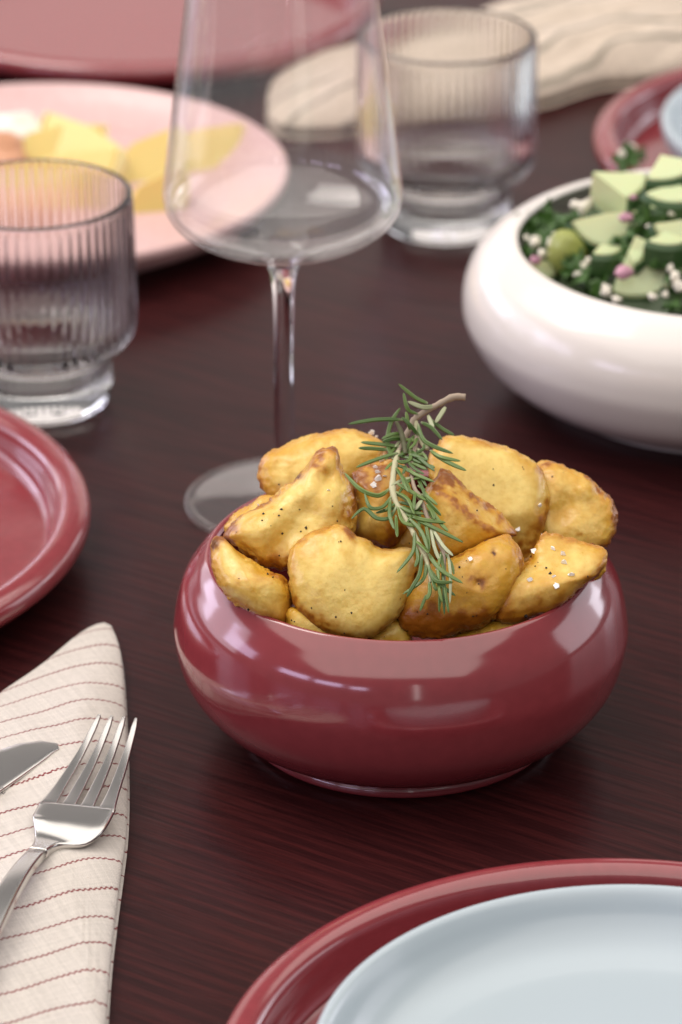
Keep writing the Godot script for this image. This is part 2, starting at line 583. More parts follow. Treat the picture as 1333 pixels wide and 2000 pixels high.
# ---------------------------------------------------------------- cloth
func stripe_image(ground: Color, line: Color, count: int, width: float, zig: float, seed_value: int) -> Image:
	var s := 1024
	var im := Image.create(s, s, false, Image.FORMAT_RGB8)
	var rng := RandomNumberGenerator.new()
	rng.seed = seed_value
	var warp := PackedFloat32Array()
	var weft := PackedFloat32Array()
	for k in 128:
		warp.append(rng.randf_range(-0.035, 0.03))
		weft.append(rng.randf_range(-0.035, 0.03))
	var mott := noise(seed_value, 0.02, 3)
	for y in s:
		for x in s:
			var tx := x / 8
			var ty := y / 8
			var over := (tx + ty) % 2 == 0
			var f := 1.0 + (warp[tx] if over else weft[ty]) * 1.4 + (0.02 if over else -0.025) + 0.03 * mott.get_noise_2d(x, y)
			var c := Color(ground.r * f, ground.g * f, ground.b * f)
			var at := fposmod(float(y) * count / s, 1.0) * s / count
			var mid := 0.5 * s / count + zig * (1.0 if (x / 18) % 2 == 0 else -1.0)
			if absf(at - mid) < width and rng.randf() > 0.04:
				c = Color(line.r * f, line.g * f, line.b * f)
			im.set_pixel(x, y, c)
	for k in 160:
		var sx := rng.randi_range(2, s - 12)
		var sy := rng.randi_range(2, s - 4)
		im.fill_rect(Rect2i(sx, sy, rng.randi_range(2, 9), rng.randi_range(2, 3)), Color(ground.r * 0.82, ground.g * 0.76, ground.b * 0.68))
	return im

func weave_image() -> Image:
	var s := 512
	var im := Image.create(s, s, false, Image.FORMAT_L8)
	for y in s:
		for x in s:
			var a := absf(sin(PI * x / 4.0))
			var b := absf(sin(PI * y / 4.0))
			var h := a if (x / 4 + y / 4) % 2 == 0 else b
			im.set_pixel(x, y, Color(h, h, h))
	return im

# A folded cloth lying flat: outline in (x, z) about its centre, thickness, and the direction that its stripes run in.
func folded_cloth(outline: PackedVector2Array, thick: float, along: Vector2, tile: float, warp: float, seed_value: int, lift := 0.0, wiggle := 0.003, wave := 0.0016, folds := 0.0, roundness := 1.75) -> ArrayMesh:
	var A := 300
	var K := 90
	var shape := curve(outline, 8, true)
	var R := radius_table(shape, A)
	var wav := noise(seed_value, 14.0, 2)
	var fine := noise(seed_value + 4, 60.0, 3)
	var v := PackedVector3Array()
	var uv := PackedVector2Array()
	var across := Vector2(-along.y, along.x)
	for k in K + 2:
		var s := 1.0
		var e := 0.0
		if k <= K:
			var psi := PI / 2 * pow(float(k) / K, roundness * 0.5)
			s = pow(sin(psi), 2.0 / roundness)
			e = pow(maxf(cos(psi), 0.0), 2.0 / roundness)
		else:
			s = 0.0
		for j in A:
			var d := Vector2.from_angle(TAU * j / A)
			var q := d * (R[j] * s)
			var y := thick * (0.15 + 0.85 * e) if k <= K else 0.0
			if k > K:
				y = 0.0
			elif k == K:
				y = thick * 0.13
			y += e * folds * absf(sin(q.dot(across) * 95.0 + 2.0 * wav.get_noise_2d(q.x * 0.6, q.y * 0.6)))
			y += e * (wave * wav.get_noise_2d(q.x, q.y) + 0.0004 * fine.get_noise_2d(q.x, q.y))
			v.append(Vector3(q.x, y + lift, q.y))
			uv.append(Vector2(q.dot(along) / tile, (q.dot(across) + warp * wav.get_noise_2d(q.x * 1.3 + 3.0, q.y * 1.3) + wiggle * sin(q.dot(along) * 38.0 + 0.6)) / tile))
	# close underneath: one more ring at the foot of the edge
	var rows := K + 2
	var w := PackedVector3Array()
	var u2 := PackedVector2Array()
	for k in rows:
		for j in A:
			if k == rows - 1:
				w.append(Vector3(0, lift, 0))
				u2.append(Vector2.ZERO)
			else:
				w.append(v[k * A + j])
				u2.append(uv[k * A + j])
		if k == rows - 2:
			for j in A:
				var p := v[k * A + j]
				w.append(Vector3(p.x * 0.985, lift, p.z * 0.985))
				u2.append(uv[k * A + j])
	return skin2(rows + 1, A, w, u2)

func skin2(rows: int, cols: int, v: PackedVector3Array, uv: PackedVector2Array) -> ArrayMesh:
	# as skin(), for rows that run the other way round (seen from above)
	var t := PackedInt32Array()
	for i in rows - 1:
		for j in cols:
			var a := i * cols + j
			var b := (i + 1) * cols + j
			var c := (i + 1) * cols + (j + 1) % cols
			var d := i * cols + (j + 1) % cols
			t.append_array(PackedInt32Array([a, d, c, a, c, b]))
	return build(v, t, uv)

# ---------------------------------------------------------------- food shapes
func pebble(size: Vector3, lumpy: float, seed_value: int, rows := 10, cols := 14) -> ArrayMesh:
	var n := noise(seed_value, 1.1, 3)
	var v := PackedVector3Array()
	for i in rows + 1:
		for j in cols:
			var th := PI * i / rows
			var d := Vector3(sin(th) * cos(TAU * j / cols), -cos(th), sin(th) * sin(TAU * j / cols))
			v.append(d * size * (1.0 + lumpy * n.get_noise_3dv(d)))
	return skin(rows + 1, cols, v)

# A slice with a curved rind: part of a disc, extruded. Returns [flesh, rind] meshes, lying in x-z with its thickness along y.
func slice_meshes(radius: float, thick: float, angle: float, rind: float, seed_value: int) -> Array:
	var n := 22
	var rng := RandomNumberGenerator.new()
	rng.seed = seed_value
	var out := []
	var bev := minf(0.0016, thick * 0.2)
	for which in 2:
		var v := PackedVector3Array()
		var t := PackedInt32Array()
		var r1 := radius - rind
		var sec := []
		if which == 0:
			sec = [Vector2(0, -thick / 2), Vector2(r1 - bev, -thick / 2), Vector2(r1, -thick / 2 + bev), Vector2(r1, thick / 2 - bev), Vector2(r1 - bev, thick / 2 + 0.0002), Vector2(0, thick / 2 + 0.0004)]
		else:
			sec = [Vector2(r1 + 0.00005, -thick / 2 - 0.0001), Vector2(radius - bev, -thick / 2 - 0.0001), Vector2(radius, -thick / 2 + bev), Vector2(radius, thick / 2 - bev), Vector2(radius - bev, thick / 2 + 0.0003), Vector2(r1 + 0.00005, thick / 2 + 0.0003)]
		var m := sec.size()
		for k in n + 1:
			var a := angle * (float(k) / n - 0.5)
			for q in sec:
				v.append(Vector3(q.x * cos(a), q.y, q.x * sin(a)))
		for k in n:
			for i in m:
				var a := k * m + i
				var b := k * m + (i + 1) % m
				t.append_array(PackedInt32Array([a, b, (k + 1) * m + (i + 1) % m, a, (k + 1) * m + (i + 1) % m, (k + 1) * m + i]))
		for i in range(1, m - 1):
			t.append_array(PackedInt32Array([0, i + 1, i, n * m, n * m + i, n * m + i + 1]))
		out.append(build(v, t, PackedVector2Array(), PackedColorArray(), true))
	return out

func slice(called: String, label: String, category: String, group: String, where: Vector3, turn: Vector3, radius: float, thick: float, angle: float, rind: float, flesh: Material, rind_mat: Material, sd: int) -> void:
	var t := thing(called, label, category, where, group)
	t.basis = Basis(Vector3.UP, turn.z) * Basis(Vector3.RIGHT, turn.x) * Basis(Vector3.UP, turn.y)
	var m := slice_meshes(radius, thick, angle, rind, sd)
	obj("flesh", m[0], flesh, t)
	obj("skin", m[1], rind_mat, t)

func leaf_frond(size: float, seed_value: int) -> ArrayMesh:
	# a lobed, curled herb leaf of real thickness
	var n := noise(seed_value, 2.2, 2)
	var v := PackedVector3Array()
	var A := 48
	for k in 9:
		var s := [0.0, 0.35, 0.7, 0.92, 1.0, 0.92, 0.7, 0.35, 0.0][k] as float
		var side := 1.0 if k < 4 else (0.0 if k == 4 else -1.0)
		for j in A:
			var a := TAU * j / A
			var r := size * s * (0.72 + 0.20 * cos(a * 5.0) + 0.10 * cos(a * 11.0 + seed_value))
			var p := Vector3(r * cos(a), 0, r * sin(a))
			p.y = size * (0.55 * n.get_noise_2d(p.x / size * 0.8, p.z / size * 0.8) + 0.12 * s * s * sin(a * 3.0 + seed_value)) - side * 0.00025
			v.append(p)
	return orient(skin(9, A, v), v, 9, A, PackedColorArray())

func slab(size: Vector3, bevel: float) -> ArrayMesh:
	var v := PackedVector3Array()
	var h := size / 2
	for r in [[1.0, -h.y, bevel], [0.0, -h.y + bevel, 0.0], [0.0, h.y - bevel, 0.0], [1.0, h.y, bevel]]:
		for c in [Vector2(1, 1), Vector2(-1, 1), Vector2(-1, -1), Vector2(1, -1)]:
			v.append(Vector3(c.x * (h.x - r[2]), r[1], c.y * (h.z - r[2])))
	var t := PackedInt32Array()
	for i in 3:
		for j in 4:
			var a := i * 4 + j
			var b := (i + 1) * 4 + j
			var c2 := (i + 1) * 4 + (j + 1) % 4
			var d := i * 4 + (j + 1) % 4
			t.append_array(PackedInt32Array([a, b, c2, a, c2, d]))
	t.append_array(PackedInt32Array([12, 15, 14, 12, 14, 13, 0, 1, 2, 0, 2, 3]))
	return build(v, t, PackedVector2Array(), PackedColorArray(), true)

func frame_points(a: Array) -> PackedVector3Array:
	# tenths of a millimetre along the sprig's own axes
	var out := PackedVector3Array()
	for k in range(0, a.size(), 3):
		out.append((view_right * a[k] + view_up * a[k + 1] + view_back * a[k + 2]) * 0.0001)
	return out

func sprig_stem(t: Node3D, a: Array, radii: Array, m: Material) -> void:
	var pts := curve3(frame_points(a), 6)
	var r := PackedFloat32Array()
	var kn := noise(a.size() * 7, 300.0, 2)
	for k in pts.size():
		var s := float(k) / (pts.size() - 1) * (radii.size() - 1)
		var i := mini(int(s), radii.size() - 2)
		r.append(lerpf(radii[i], radii[i + 1], s - i) * 0.0001 * (1.0 + 0.25 * kn.get_noise_1d(k * 0.02)))
	obj("stem", tube(pts, r, 10, 1.0, view_back), m, t)

func sprig_leaf(t: Node3D, a: Array, width: float, under: int) -> void:
	var pts := curve3(frame_points(a), 6)
	var r := PackedFloat32Array()
	for k in pts.size():
		var s := float(k) / (pts.size() - 1)
		r.append(width * 0.0001 * minf(lerpf(0.55, 1.0, smoothstep(0.0, 0.25, s)), 0.12 + 0.98 * pow(maxf(0.0, 1.0 - pow(s, 5.0)), 0.7)))
	var k2 := t.get_child_count()
	var rng := RandomNumberGenerator.new()
	rng.seed = k2 * 13 + 1
	var g := Color(0.050, 0.105, 0.016).lerp(Color(0.125, 0.200, 0.038), rng.randf())
	var pale := Color(0.34, 0.36, 0.21)
	var up := (view_back + view_up * rng.randf_range(-0.1, 0.9) + view_right * rng.randf_range(-0.5, 0.5)).normalized()
	var leaf := obj("leaf", leaf_blade(pts, r, up, g, pale, under), M.leaf, t)

func leaf_blade(path: PackedVector3Array, radii: PackedFloat32Array, up: Vector3, green: Color, pale: Color, under: int) -> ArrayMesh:
	# a narrow needle with rolled edges, a groove along the top and a pale underside
	var v := PackedVector3Array()
	var col := PackedColorArray()
	var n := path.size()
	var sec := [Vector2(-1.0, 0.0), Vector2(-0.78, 0.46), Vector2(-0.35, 0.55), Vector2(0.0, 0.34), Vector2(0.35, 0.55), Vector2(0.78, 0.46), Vector2(1.0, 0.0), Vector2(0.72, -0.42), Vector2(0.3, -0.30), Vector2(0.0, -0.34), Vector2(-0.3, -0.30), Vector2(-0.72, -0.42)]
	for i in range(-1, n + 1):
		var k := clampi(i, 0, n - 1)
		var dir := (path[mini(k + 1, n - 1)] - path[maxi(k - 1, 0)]).normalized()
		var side := dir.cross(up).normalized()
		var top := side.cross(dir).normalized()
		if under == 1:
			top = -top
			side = -side
		var r := 0.0 if i < 0 or i == n else radii[k]
		for j in sec.size():
			v.append(path[k] + side * (r * sec[j].x) + top * (r * sec[j].y))
			var s := float(k) / (n - 1)
			var c := green if j <= 6 else pale
			if j == 3:
				c = green * 0.8
			if j == 0 or j == 6:
				c = green.lerp(pale, 0.25)
			col.append(c.lerp(pale, 0.75 * (1.0 - smoothstep(0.0, 0.16, s))))
	return orient(skin(n + 2, sec.size(), v, PackedVector2Array(), col), v, n + 2, sec.size(), col)

func salad_bed() -> ArrayMesh:
	var n := noise(77, 90.0, 4)
	var v := PackedVector3Array()
	var A := 120
	for k in 40:
		for j in A:
			var s := k / 39.0
			var a := TAU * j / A
			var r := 0.0885 * s
			var y := 0.036 + 0.034 * (1.0 - s * s)
			var p := Vector3(r * cos(a), 0, r * sin(a))
			p.y = y + 0.006 * n.get_noise_2d(p.x, p.z)
			v.append(p)
	return skin2(40, A, v, PackedVector2Array())

func herb(where: Vector3, size: float) -> void:
	var k: int = used.get("herb_leaf", 0)
	var o := obj("herb_leaf", leaf_frond(size, k * 5 + 2), M.herb)
	var rng := RandomNumberGenerator.new()
	rng.seed = k * 31 + 5
	o.position = where
	o.rotation = Vector3(rng.randf_range(0.1, 0.9), rng.randf() * TAU, rng.randf_range(-0.5, 0.5))
	tag(o, "green herb leaf sticking up topmost in the salad before the red plate" if k == 0 else "dark green curled herb leaf among the cucumber salad", "herb leaf", "herb leaves in the salad")

func crumb(where: Vector3, size: float) -> void:
	var k: int = used.get("cheese_crumb", 0)
	var o := obj("cheese_crumb", pebble(Vector3(size, size * 0.7, size * 0.85), 0.7, k + 5, 10, 14), M.feta)
	o.position = where
	o.rotation = Vector3(k, k * 2.0, k * 0.5)
	tag(o, "white cheese crumb scattered over the cucumber salad", "cheese crumb", "cheese crumbs in the salad")

func onion(label: String, where: Vector3, size: float, sd: int) -> void:
	var o := obj("onion_piece", pebble(Vector3(size, size * 0.7, size * 0.8), 0.5, sd, 12, 16), M.onion)
	o.position = where
	tag(o, label, "red onion", "red onion pieces in the salad")


func _ready() -> void:
	# ---------------- camera
	var cam := Camera3D.new()
	cam.name = "camera"
	add_child(cam)
	cam.position = Vector3(0.00000, 0.66200, 1.37553)
	cam.look_at_from_position(cam.position, Vector3.ZERO, Vector3.UP)
	var lens := CameraAttributesPhysical.new()
	lens.frustum_focal_length = 90.0
	lens.frustum_focus_distance = 1.292
	lens.frustum_near = 0.05
	lens.frustum_far = 60.0
	lens.exposure_aperture = 7.2
	cam.attributes = lens
	cam.current = true
	# ---------------- surroundings, area lights out of view, exposure
	var env := Environment.new()
	env.background_mode = Environment.BG_COLOR
	env.background_color = Color(0.17, 0.165, 0.165).linear_to_srgb()
	env.tonemap_mode = Environment.TONE_MAPPER_LINEAR
	env.tonemap_exposure = 1.0
	env.sdfgi_enabled = true
	env.ssao_enabled = true
	env.ssil_enabled = true
	var we := WorldEnvironment.new()
	we.name = "environment"
	we.environment = env
	add_child(we)
	lamp("unseen_overhead_panel", Vector3(-0.3, 2.3, 0.8), Vector3(-0.3, 0, 0.8), Vector2(5.2, 6.0), 0.53, Color(1.0, 0.97, 0.94))  # unseen area light overhead, placed for the soft top light and bowl shoulder
	lamp("unseen_key_panel", Vector3(-1.15, 2.1, -0.55), Vector3(0.0, 0.0, 0.1), Vector2(1.2, 1.2), 1.9, Color(1.0, 0.97, 0.94))  # out of view, gives the heap its shading from upper left
	lamp("unseen_back_light", Vector3(-0.6, 1.05, -4.2), Vector3(0, 0.2, 0), Vector2(5.0, 1.7), 0.27, Color(1.0, 0.95, 0.92))  # unseen area light beyond the table, for the sheen on the wood
	lamp("unseen_left_light", Vector3(-3.2, 0.95, -1.9), Vector3(0, 0.4, -1.0), Vector2(4.4, 1.4), 0.75, Color(0.95, 0.94, 1.0))  # out of view on the left, placed to brighten the glass edges
	lamp("unseen_right_light", Vector3(3.2, 0.95, -1.9), Vector3(0, 0.4, -1.0), Vector2(4.4, 1.4), 0.60, Color(0.98, 0.97, 1.0))  # out of view on the right, placed to brighten the glass edges
	lamp("unseen_side_strip", Vector3(-2.6, 0.75, 0.2), Vector3(0, 0.5, 0.2), Vector2(1.0, 0.5), 1.3, Color(0.88, 0.85, 1.0))  # unseen strip of light, reflected in the glaze on the left
	lamp("unseen_front_strip", Vector3(-2.15, 0.68, 1.72), Vector3(0, 0.3, 0.2), Vector2(0.75, 0.34), 1.7, Color(0.88, 0.84, 1.0))  # unseen area lights behind the camera, reflected as the bowl's lilac strip
	lamp("unseen_front_strip_001", Vector3(-1.45, 0.60, 2.2), Vector3(0, 0.3, 0.2), Vector2(0.60, 0.26), 1.7, Color(0.88, 0.84, 1.0))  # second unseen piece of the lilac strip
	lamp("unseen_front_strip_002", Vector3(-0.85, 0.54, 2.45), Vector3(0, 0.3, 0.2), Vector2(0.34, 0.20), 1.5, Color(0.90, 0.86, 1.0))  # third unseen piece of the lilac strip
	lamp("unseen_rear_strip", Vector3(-2.5, 0.65, -1.6), Vector3(0, 0.3, 0.2), Vector2(1.0, 0.5), 1.3, Color(0.90, 0.88, 1.0))  # out of view at the rear left, for reflections in glaze and glass
	lamp("unseen_right_strip", Vector3(2.6, 0.5, -1.7), Vector3(0, 0.2, 0.1), Vector2(0.7, 0.5), 1.2, Color(0.95, 0.95, 1.0))  # out of view on the right, placed for small glints
	lamp("unseen_tall_strip", Vector3(0.45, 0.75, 3.6), Vector3(0, 0.2, 0), Vector2(0.14, 1.3), 0.9, Color(1.0, 0.98, 0.97))  # unseen narrow light behind the camera, for upright streaks on the glass
	make_materials()
	# ---------------- table
	var table := obj("dining_table", slab(Vector3(3.4, 0.032, 1.9), 0.003), M.wood)
	table.position = Vector3(0.0, -0.016, 0.0)
	table.rotation_degrees.y = -33.0
	tag(table, "dark reddish brown wooden table top with fine streaked grain", "table")
	# ---------------- tableware
	var t := thing("potato_bowl", "small glossy dusky red bowl holding the roast potatoes", "bowl", Vector3(0.0210, 0.0000, 0.1735))
	obj("body", lathe(curve(PackedVector2Array([Vector2(0.0548, 0.0046), Vector2(0.0600, 0.0072), Vector2(0.0690, 0.0135), Vector2(0.0765, 0.0241), Vector2(0.0797, 0.0367), Vector2(0.0795, 0.0444), Vector2(0.0770, 0.0550), Vector2(0.0725, 0.0627), Vector2(0.0692, 0.0668), Vector2(0.0675, 0.0681), Vector2(0.0660, 0.0675), Vector2(0.0655, 0.0658), Vector2(0.0690, 0.0598), Vector2(0.0735, 0.0511), Vector2(0.0755, 0.0405), Vector2(0.0735, 0.0280), Vector2(0.0670, 0.0174), Vector2(0.0560, 0.0106), Vector2(0.0300, 0.0082), Vector2(0.0000, 0.0077)]), 8), 224), M.red, t)
	obj("foot_ring", lathe(curve(PackedVector2Array([Vector2(0.0000, 0.0035), Vector2(0.0480, 0.0035), Vector2(0.0500, 0.0022), Vector2(0.0515, 0.0002), Vector2(0.0540, 0.0002), Vector2(0.0556, 0.0014), Vector2(0.0556, 0.0032), Vector2(0.0548, 0.0046)]), 6), 224), M.red, t)
	t = thing("salad_bowl", "wide cream white bowl filled with cucumber salad", "bowl", Vector3(0.1580, 0.0000, -0.1220))
	obj("body", lathe(curve(PackedVector2Array([Vector2(0.0000, 0.0040), Vector2(0.0600, 0.0040), Vector2(0.0640, 0.0003), Vector2(0.0700, 0.0003), Vector2(0.0730, 0.0040), Vector2(0.0860, 0.0095), Vector2(0.0985, 0.0195), Vector2(0.1055, 0.0320), Vector2(0.1068, 0.0405), Vector2(0.1055, 0.0490), Vector2(0.1010, 0.0580), Vector2(0.0935, 0.0645), Vector2(0.0880, 0.0672), Vector2(0.0858, 0.0678), Vector2(0.0840, 0.0670), Vector2(0.0845, 0.0650), Vector2(0.0905, 0.0610), Vector2(0.0985, 0.0520), Vector2(0.1020, 0.0410), Vector2(0.1000, 0.0310), Vector2(0.0930, 0.0205), Vector2(0.0800, 0.0120), Vector2(0.0500, 0.0090), Vector2(0.0000, 0.0090)]), 8), 224), M.cream, t)
	plate("dinner_plate", "dusky red plate under the pale blue plate at the table edge nearest us", Vector3(0.0865, 0.0000, 0.4270), plate_profile(1.000), M.red, "dusky red dinner plates")
	plate("dinner_plate", "empty dusky red plate beside the ribbed glass and above the striped napkin", Vector3(-0.2365, 0.0000, 0.0440), plate_profile(1.120), M.red, "dusky red dinner plates")
	plate("dinner_plate", "empty dusky red plate beyond the pink plate of lemon wedges", Vector3(-0.1090, 0.0000, -0.6000), plate_profile(1.040), M.red, "dusky red dinner plates")
	plate("dinner_plate", "dusky red plate carrying a pale blue plate behind the salad bowl", Vector3(0.2505, 0.0000, -0.3720), plate_profile(1.030), M.red, "dusky red dinner plates")
	var blue := curve(PackedVector2Array([Vector2(0.0000, 0.0005), Vector2(0.0600, 0.0005), Vector2(0.0640, 0.0005), Vector2(0.0700, 0.0015), Vector2(0.0860, 0.0045), Vector2(0.0935, 0.0085), Vector2(0.0975, 0.0150), Vector2(0.0988, 0.0205), Vector2(0.0984, 0.0232), Vector2(0.0968, 0.0242), Vector2(0.0950, 0.0234), Vector2(0.0932, 0.0208), Vector2(0.0908, 0.0165), Vector2(0.0875, 0.0128), Vector2(0.0828, 0.0100), Vector2(0.0760, 0.0085), Vector2(0.0680, 0.0078), Vector2(0.0400, 0.0075), Vector2(0.0000, 0.0075)]), 6)
	plate("side_plate", "pale blue plate stacked on the red plate nearest us", Vector3(0.0895, 0.0072, 0.4330), blue, M.blue, "pale blue side plates")
	plate("side_plate", "pale blue plate stacked on the red plate behind the salad bowl", Vector3(0.2530, 0.0072, -0.3700), blue, M.blue, "pale blue side plates")
	plate("serving_plate", "round pale pink serving plate with lemon wedges on it", Vector3(-0.1465, 0.0000, -0.3300), curve(PackedVector2Array([Vector2(0.0000, 0.0002), Vector2(0.0880, 0.0002), Vector2(0.0940, 0.0015), Vector2(0.1120, 0.0085), Vector2(0.1205, 0.0165), Vector2(0.1218, 0.0200), Vector2(0.1205, 0.0218), Vector2(0.1180, 0.0210), Vector2(0.1080, 0.0150), Vector2(0.0960, 0.0105), Vector2(0.0850, 0.0088), Vector2(0.0000, 0.0085)]), 6), M.pink)
	tumbler("clear ribbed tumbler standing beside the red plate before the pink plate", Vector3(-0.1272, 0.0000, -0.1078))
	var far_tumbler := tumbler("clear ribbed tumbler standing behind the wine glass beside the salad bowl", Vector3(0.0490, 0.0000, -0.3104))
	far_tumbler.rotation.y = 0.04
	wine_glass("tall clear wine glass standing right behind the potato bowl", Vector3(-0.0224, 0.0000, -0.0071))
	wine_glass("wine glass beyond the beige napkin with only its stem in view", Vector3(0.0642, 0.0000, -0.6969))
	# ---------------- potatoes
	var backleft := {"crisp": 0.7, "front": 0.013, "back": 0.014, "n": 2.2, "tilt": Vector2(0, -0.35), "tone": 0.4, "edge": 0.6, "low": 0.85, "seed": 3, "pepper": 5}
	var backleft_wedge := potato("long golden wedge at the back of the heap before the wine glass stem", Vector3(-0.0073, 0.0863, 0.1425), PackedVector2Array([Vector2(-0.0187, -0.0108), Vector2(-0.0147, -0.0141), Vector2(-0.0065, -0.0150), Vector2(0.0025, -0.0114), Vector2(0.0116, -0.0068), Vector2(0.0198, -0.0032), Vector2(0.0239, 0.0022), Vector2(0.0229, 0.0073), Vector2(0.0192, 0.0108), Vector2(0.0131, 0.0131), Vector2(0.0060, 0.0133), Vector2(-0.0005, 0.0122), Vector2(-0.0087, 0.0100), Vector2(-0.0149, 0.0069), Vector2(-0.0201, 0.0037), Vector2(-0.0220, -0.0038)]), backleft)
	salt("white salt flake on top of the wedge touching the wine glass stem", backleft_wedge, Vector2(0.0181, 0.0122), backleft, 0.00125, 602)
	salt("white salt flake on top of the wedge touching the wine glass stem", backleft_wedge, Vector2(0.0198, 0.0109), backleft, 0.00070, 967)
	var farleft := {"front": 0.008, "back": 0.012, "tone": 0.4, "edge": 0.6, "low": 0.2, "seed": 9, "pepper": 3}
	var farleft_wedge := potato("golden wedge mostly hidden at the far side of the saddle shaped one", Vector3(-0.0305, 0.0771, 0.1669), PackedVector2Array([Vector2(-0.0047, -0.0079), Vector2(0.0042, -0.0052), Vector2(0.0096, 0.0011), Vector2(0.0078, 0.0073), Vector2(0.0033, 0.0086), Vector2(-0.0011, 0.0055), Vector2(-0.0062, 0.0029), Vector2(-0.0087, 0.0002), Vector2(-0.0108, -0.0043)]), farleft)
	var saddle := {"front": 0.013, "back": 0.013, "n": 2.4, "tilt": Vector2(0.05, -0.3), "tone": 0.02, "edge": 0.8, "low": 0.15, "seed": 12, "pepper": 16, "dents": [[-0.0011, -0.0030, 0.0046, 0.0045], [-0.0053, -0.0074, 0.0042, 0.0030], [0.0039, 0.0032, 0.0046, 0.0030], [0.0109, 0.0155, 0.0028, 0.0020], [-0.0102, -0.0039, 0.0071, -0.0030], [0.0127, 0.0058, 0.0060, -0.0030]], "spots": [[0.0071, 0.0220, 0.0018, 0.90], [0.0095, 0.0243, 0.0016, 0.80], [0.0049, 0.0187, 0.0014, 0.70], [0.0136, 0.0250, 0.0011, 0.70], [0.0092, 0.0182, 0.0021, 0.60], [0.0166, 0.0032, 0.0035, 0.50], [0.0012, 0.0155, 0.0012, 1.50], [0.0011, 0.0148, 0.0007, 1.80], [-0.0235, -0.0048, 0.0021, 0.80], [-0.0208, -0.0021, 0.0018, 0.70], [-0.0058, -0.0153, 0.0039, 0.80]]}
	var saddle_wedge := potato("saddle shaped golden wedge with a raised crisp brown peak", Vector3(-0.0156, 0.0855, 0.1850), PackedVector2Array([Vector2(-0.0222, -0.0078), Vector2(-0.0187, -0.0101), Vector2(-0.0145, -0.0136), Vector2(-0.0120, -0.0152), Vector2(-0.0078, -0.0159), Vector2(-0.0026, -0.0166), Vector2(0.0039, -0.0123), Vector2(0.0127, -0.0095), Vector2(0.0187, -0.0056), Vector2(0.0210, -0.0011), Vector2(0.0210, 0.0062), Vector2(0.0194, 0.0125), Vector2(0.0160, 0.0192), Vector2(0.0146, 0.0250), Vector2(0.0109, 0.0256), Vector2(0.0067, 0.0236), Vector2(0.0049, 0.0206), Vector2(-0.0002, 0.0146), Vector2(-0.0044, 0.0113), Vector2(-0.0102, 0.0062), Vector2(-0.0175, 0.0030), Vector2(-0.0213, -0.0002), Vector2(-0.0250, -0.0053)]), saddle)
	salt("white salt flake on the saddle shaped wedge", saddle_wedge, Vector2(0.0113, 0.0106), saddle, 0.00070, 534)
	salt("white salt flake on the saddle shaped wedge", saddle_wedge, Vector2(-0.0129, 0.0056), saddle, 0.00062, 807)
	var lowleft := {"crisp": 0.6, "front": 0.014, "back": 0.012, "n": 2.1, "tilt": Vector2(0.15, -0.05), "tone": 0.42, "edge": 0.6, "low": 0.65, "seed": 21, "pepper": 4, "planes": [[0.0167, 0.150, -0.750]], "crease": 0.35, "spots": [[-0.0129, 0.0157, 0.0016, 1.35], [-0.0118, 0.0171, 0.0014, 0.90], [-0.0139, 0.0153, 0.0009, 1.60]]}
	var lowleft_wedge := potato("plump yellow wedge pressed against the bowl rim below the wine glass foot", Vector3(-0.0294, 0.0718, 0.2094), PackedVector2Array([Vector2(-0.0152, 0.0105), Vector2(-0.0129, 0.0021), Vector2(-0.0087, -0.0038), Vector2(-0.0024, -0.0085), Vector2(0.0038, -0.0118), Vector2(0.0105, -0.0129), Vector2(0.0129, -0.0070), Vector2(0.0125, -0.0010), Vector2(0.0101, 0.0038), Vector2(0.0051, 0.0061), Vector2(-0.0003, 0.0094), Vector2(-0.0063, 0.0132), Vector2(-0.0094, 0.0164), Vector2(-0.0117, 0.0181), Vector2(-0.0148, 0.0164)]), lowleft)
	var frontal := {"crisp": 0.25, "lumpy": 0.5, "flake": 0.7, "front": 0.011, "back": 0.016, "n": 2.7, "tilt": Vector2(0.06, -0.22), "tone": 0.02, "edge": 0.62, "low": 0.05, "seed": 31, "pepper": 9, "planes": [[0.0177, 0.000, 0.550], [0.0162, -0.350, 0.100]], "crease": 0.05, "dents": [[0.0090, 0.0146, 0.0035, 0.0022], [-0.0087, 0.0035, 0.0104, -0.0015]], "spots": [[-0.0031, 0.0198, 0.0024, 0.60], [0.0000, 0.0184, 0.0016, 0.60], [-0.0149, -0.0104, 0.0028, 0.75], [-0.0087, -0.0153, 0.0031, 0.80], [0.0000, -0.0173, 0.0024, 0.50], [-0.0199, -0.0052, 0.0014, 0.50]]}
	var frontal_wedge := potato("large smooth pale yellow wedge at the front of the heap", Vector3(0.0041, 0.0745, 0.2148), PackedVector2Array([Vector2(-0.0201, -0.0049), Vector2(-0.0149, -0.0113), Vector2(-0.0069, -0.0161), Vector2(0.0010, -0.0180), Vector2(0.0090, -0.0149), Vector2(0.0158, -0.0088), Vector2(0.0191, -0.0028), Vector2(0.0215, 0.0045), Vector2(0.0217, 0.0094), Vector2(0.0206, 0.0134), Vector2(0.0160, 0.0139), Vector2(0.0127, 0.0134), Vector2(0.0083, 0.0140), Vector2(0.0055, 0.0165), Vector2(0.0014, 0.0180), Vector2(-0.0014, 0.0206), Vector2(-0.0052, 0.0215), Vector2(-0.0108, 0.0203), Vector2(-0.0158, 0.0182), Vector2(-0.0203, 0.0149), Vector2(-0.0220, 0.0113), Vector2(-0.0220, 0.0031)]), frontal)
	var brown := {"front": 0.013, "back": 0.012, "n": 2.4, "tilt": Vector2(0, -0.2), "tone": 0.62, "edge": 0.55, "low": 0.35, "seed": 41, "pepper": 4, "planes": [[0.0173, -0.100, -0.900], [0.0152, -0.900, 0.000]], "crease": 0.5, "spots": [[-0.0055, 0.0094, 0.0046, 0.65], [-0.0001, 0.0120, 0.0036, 0.60], [0.0061, -0.0102, 0.0029, 0.70]]}
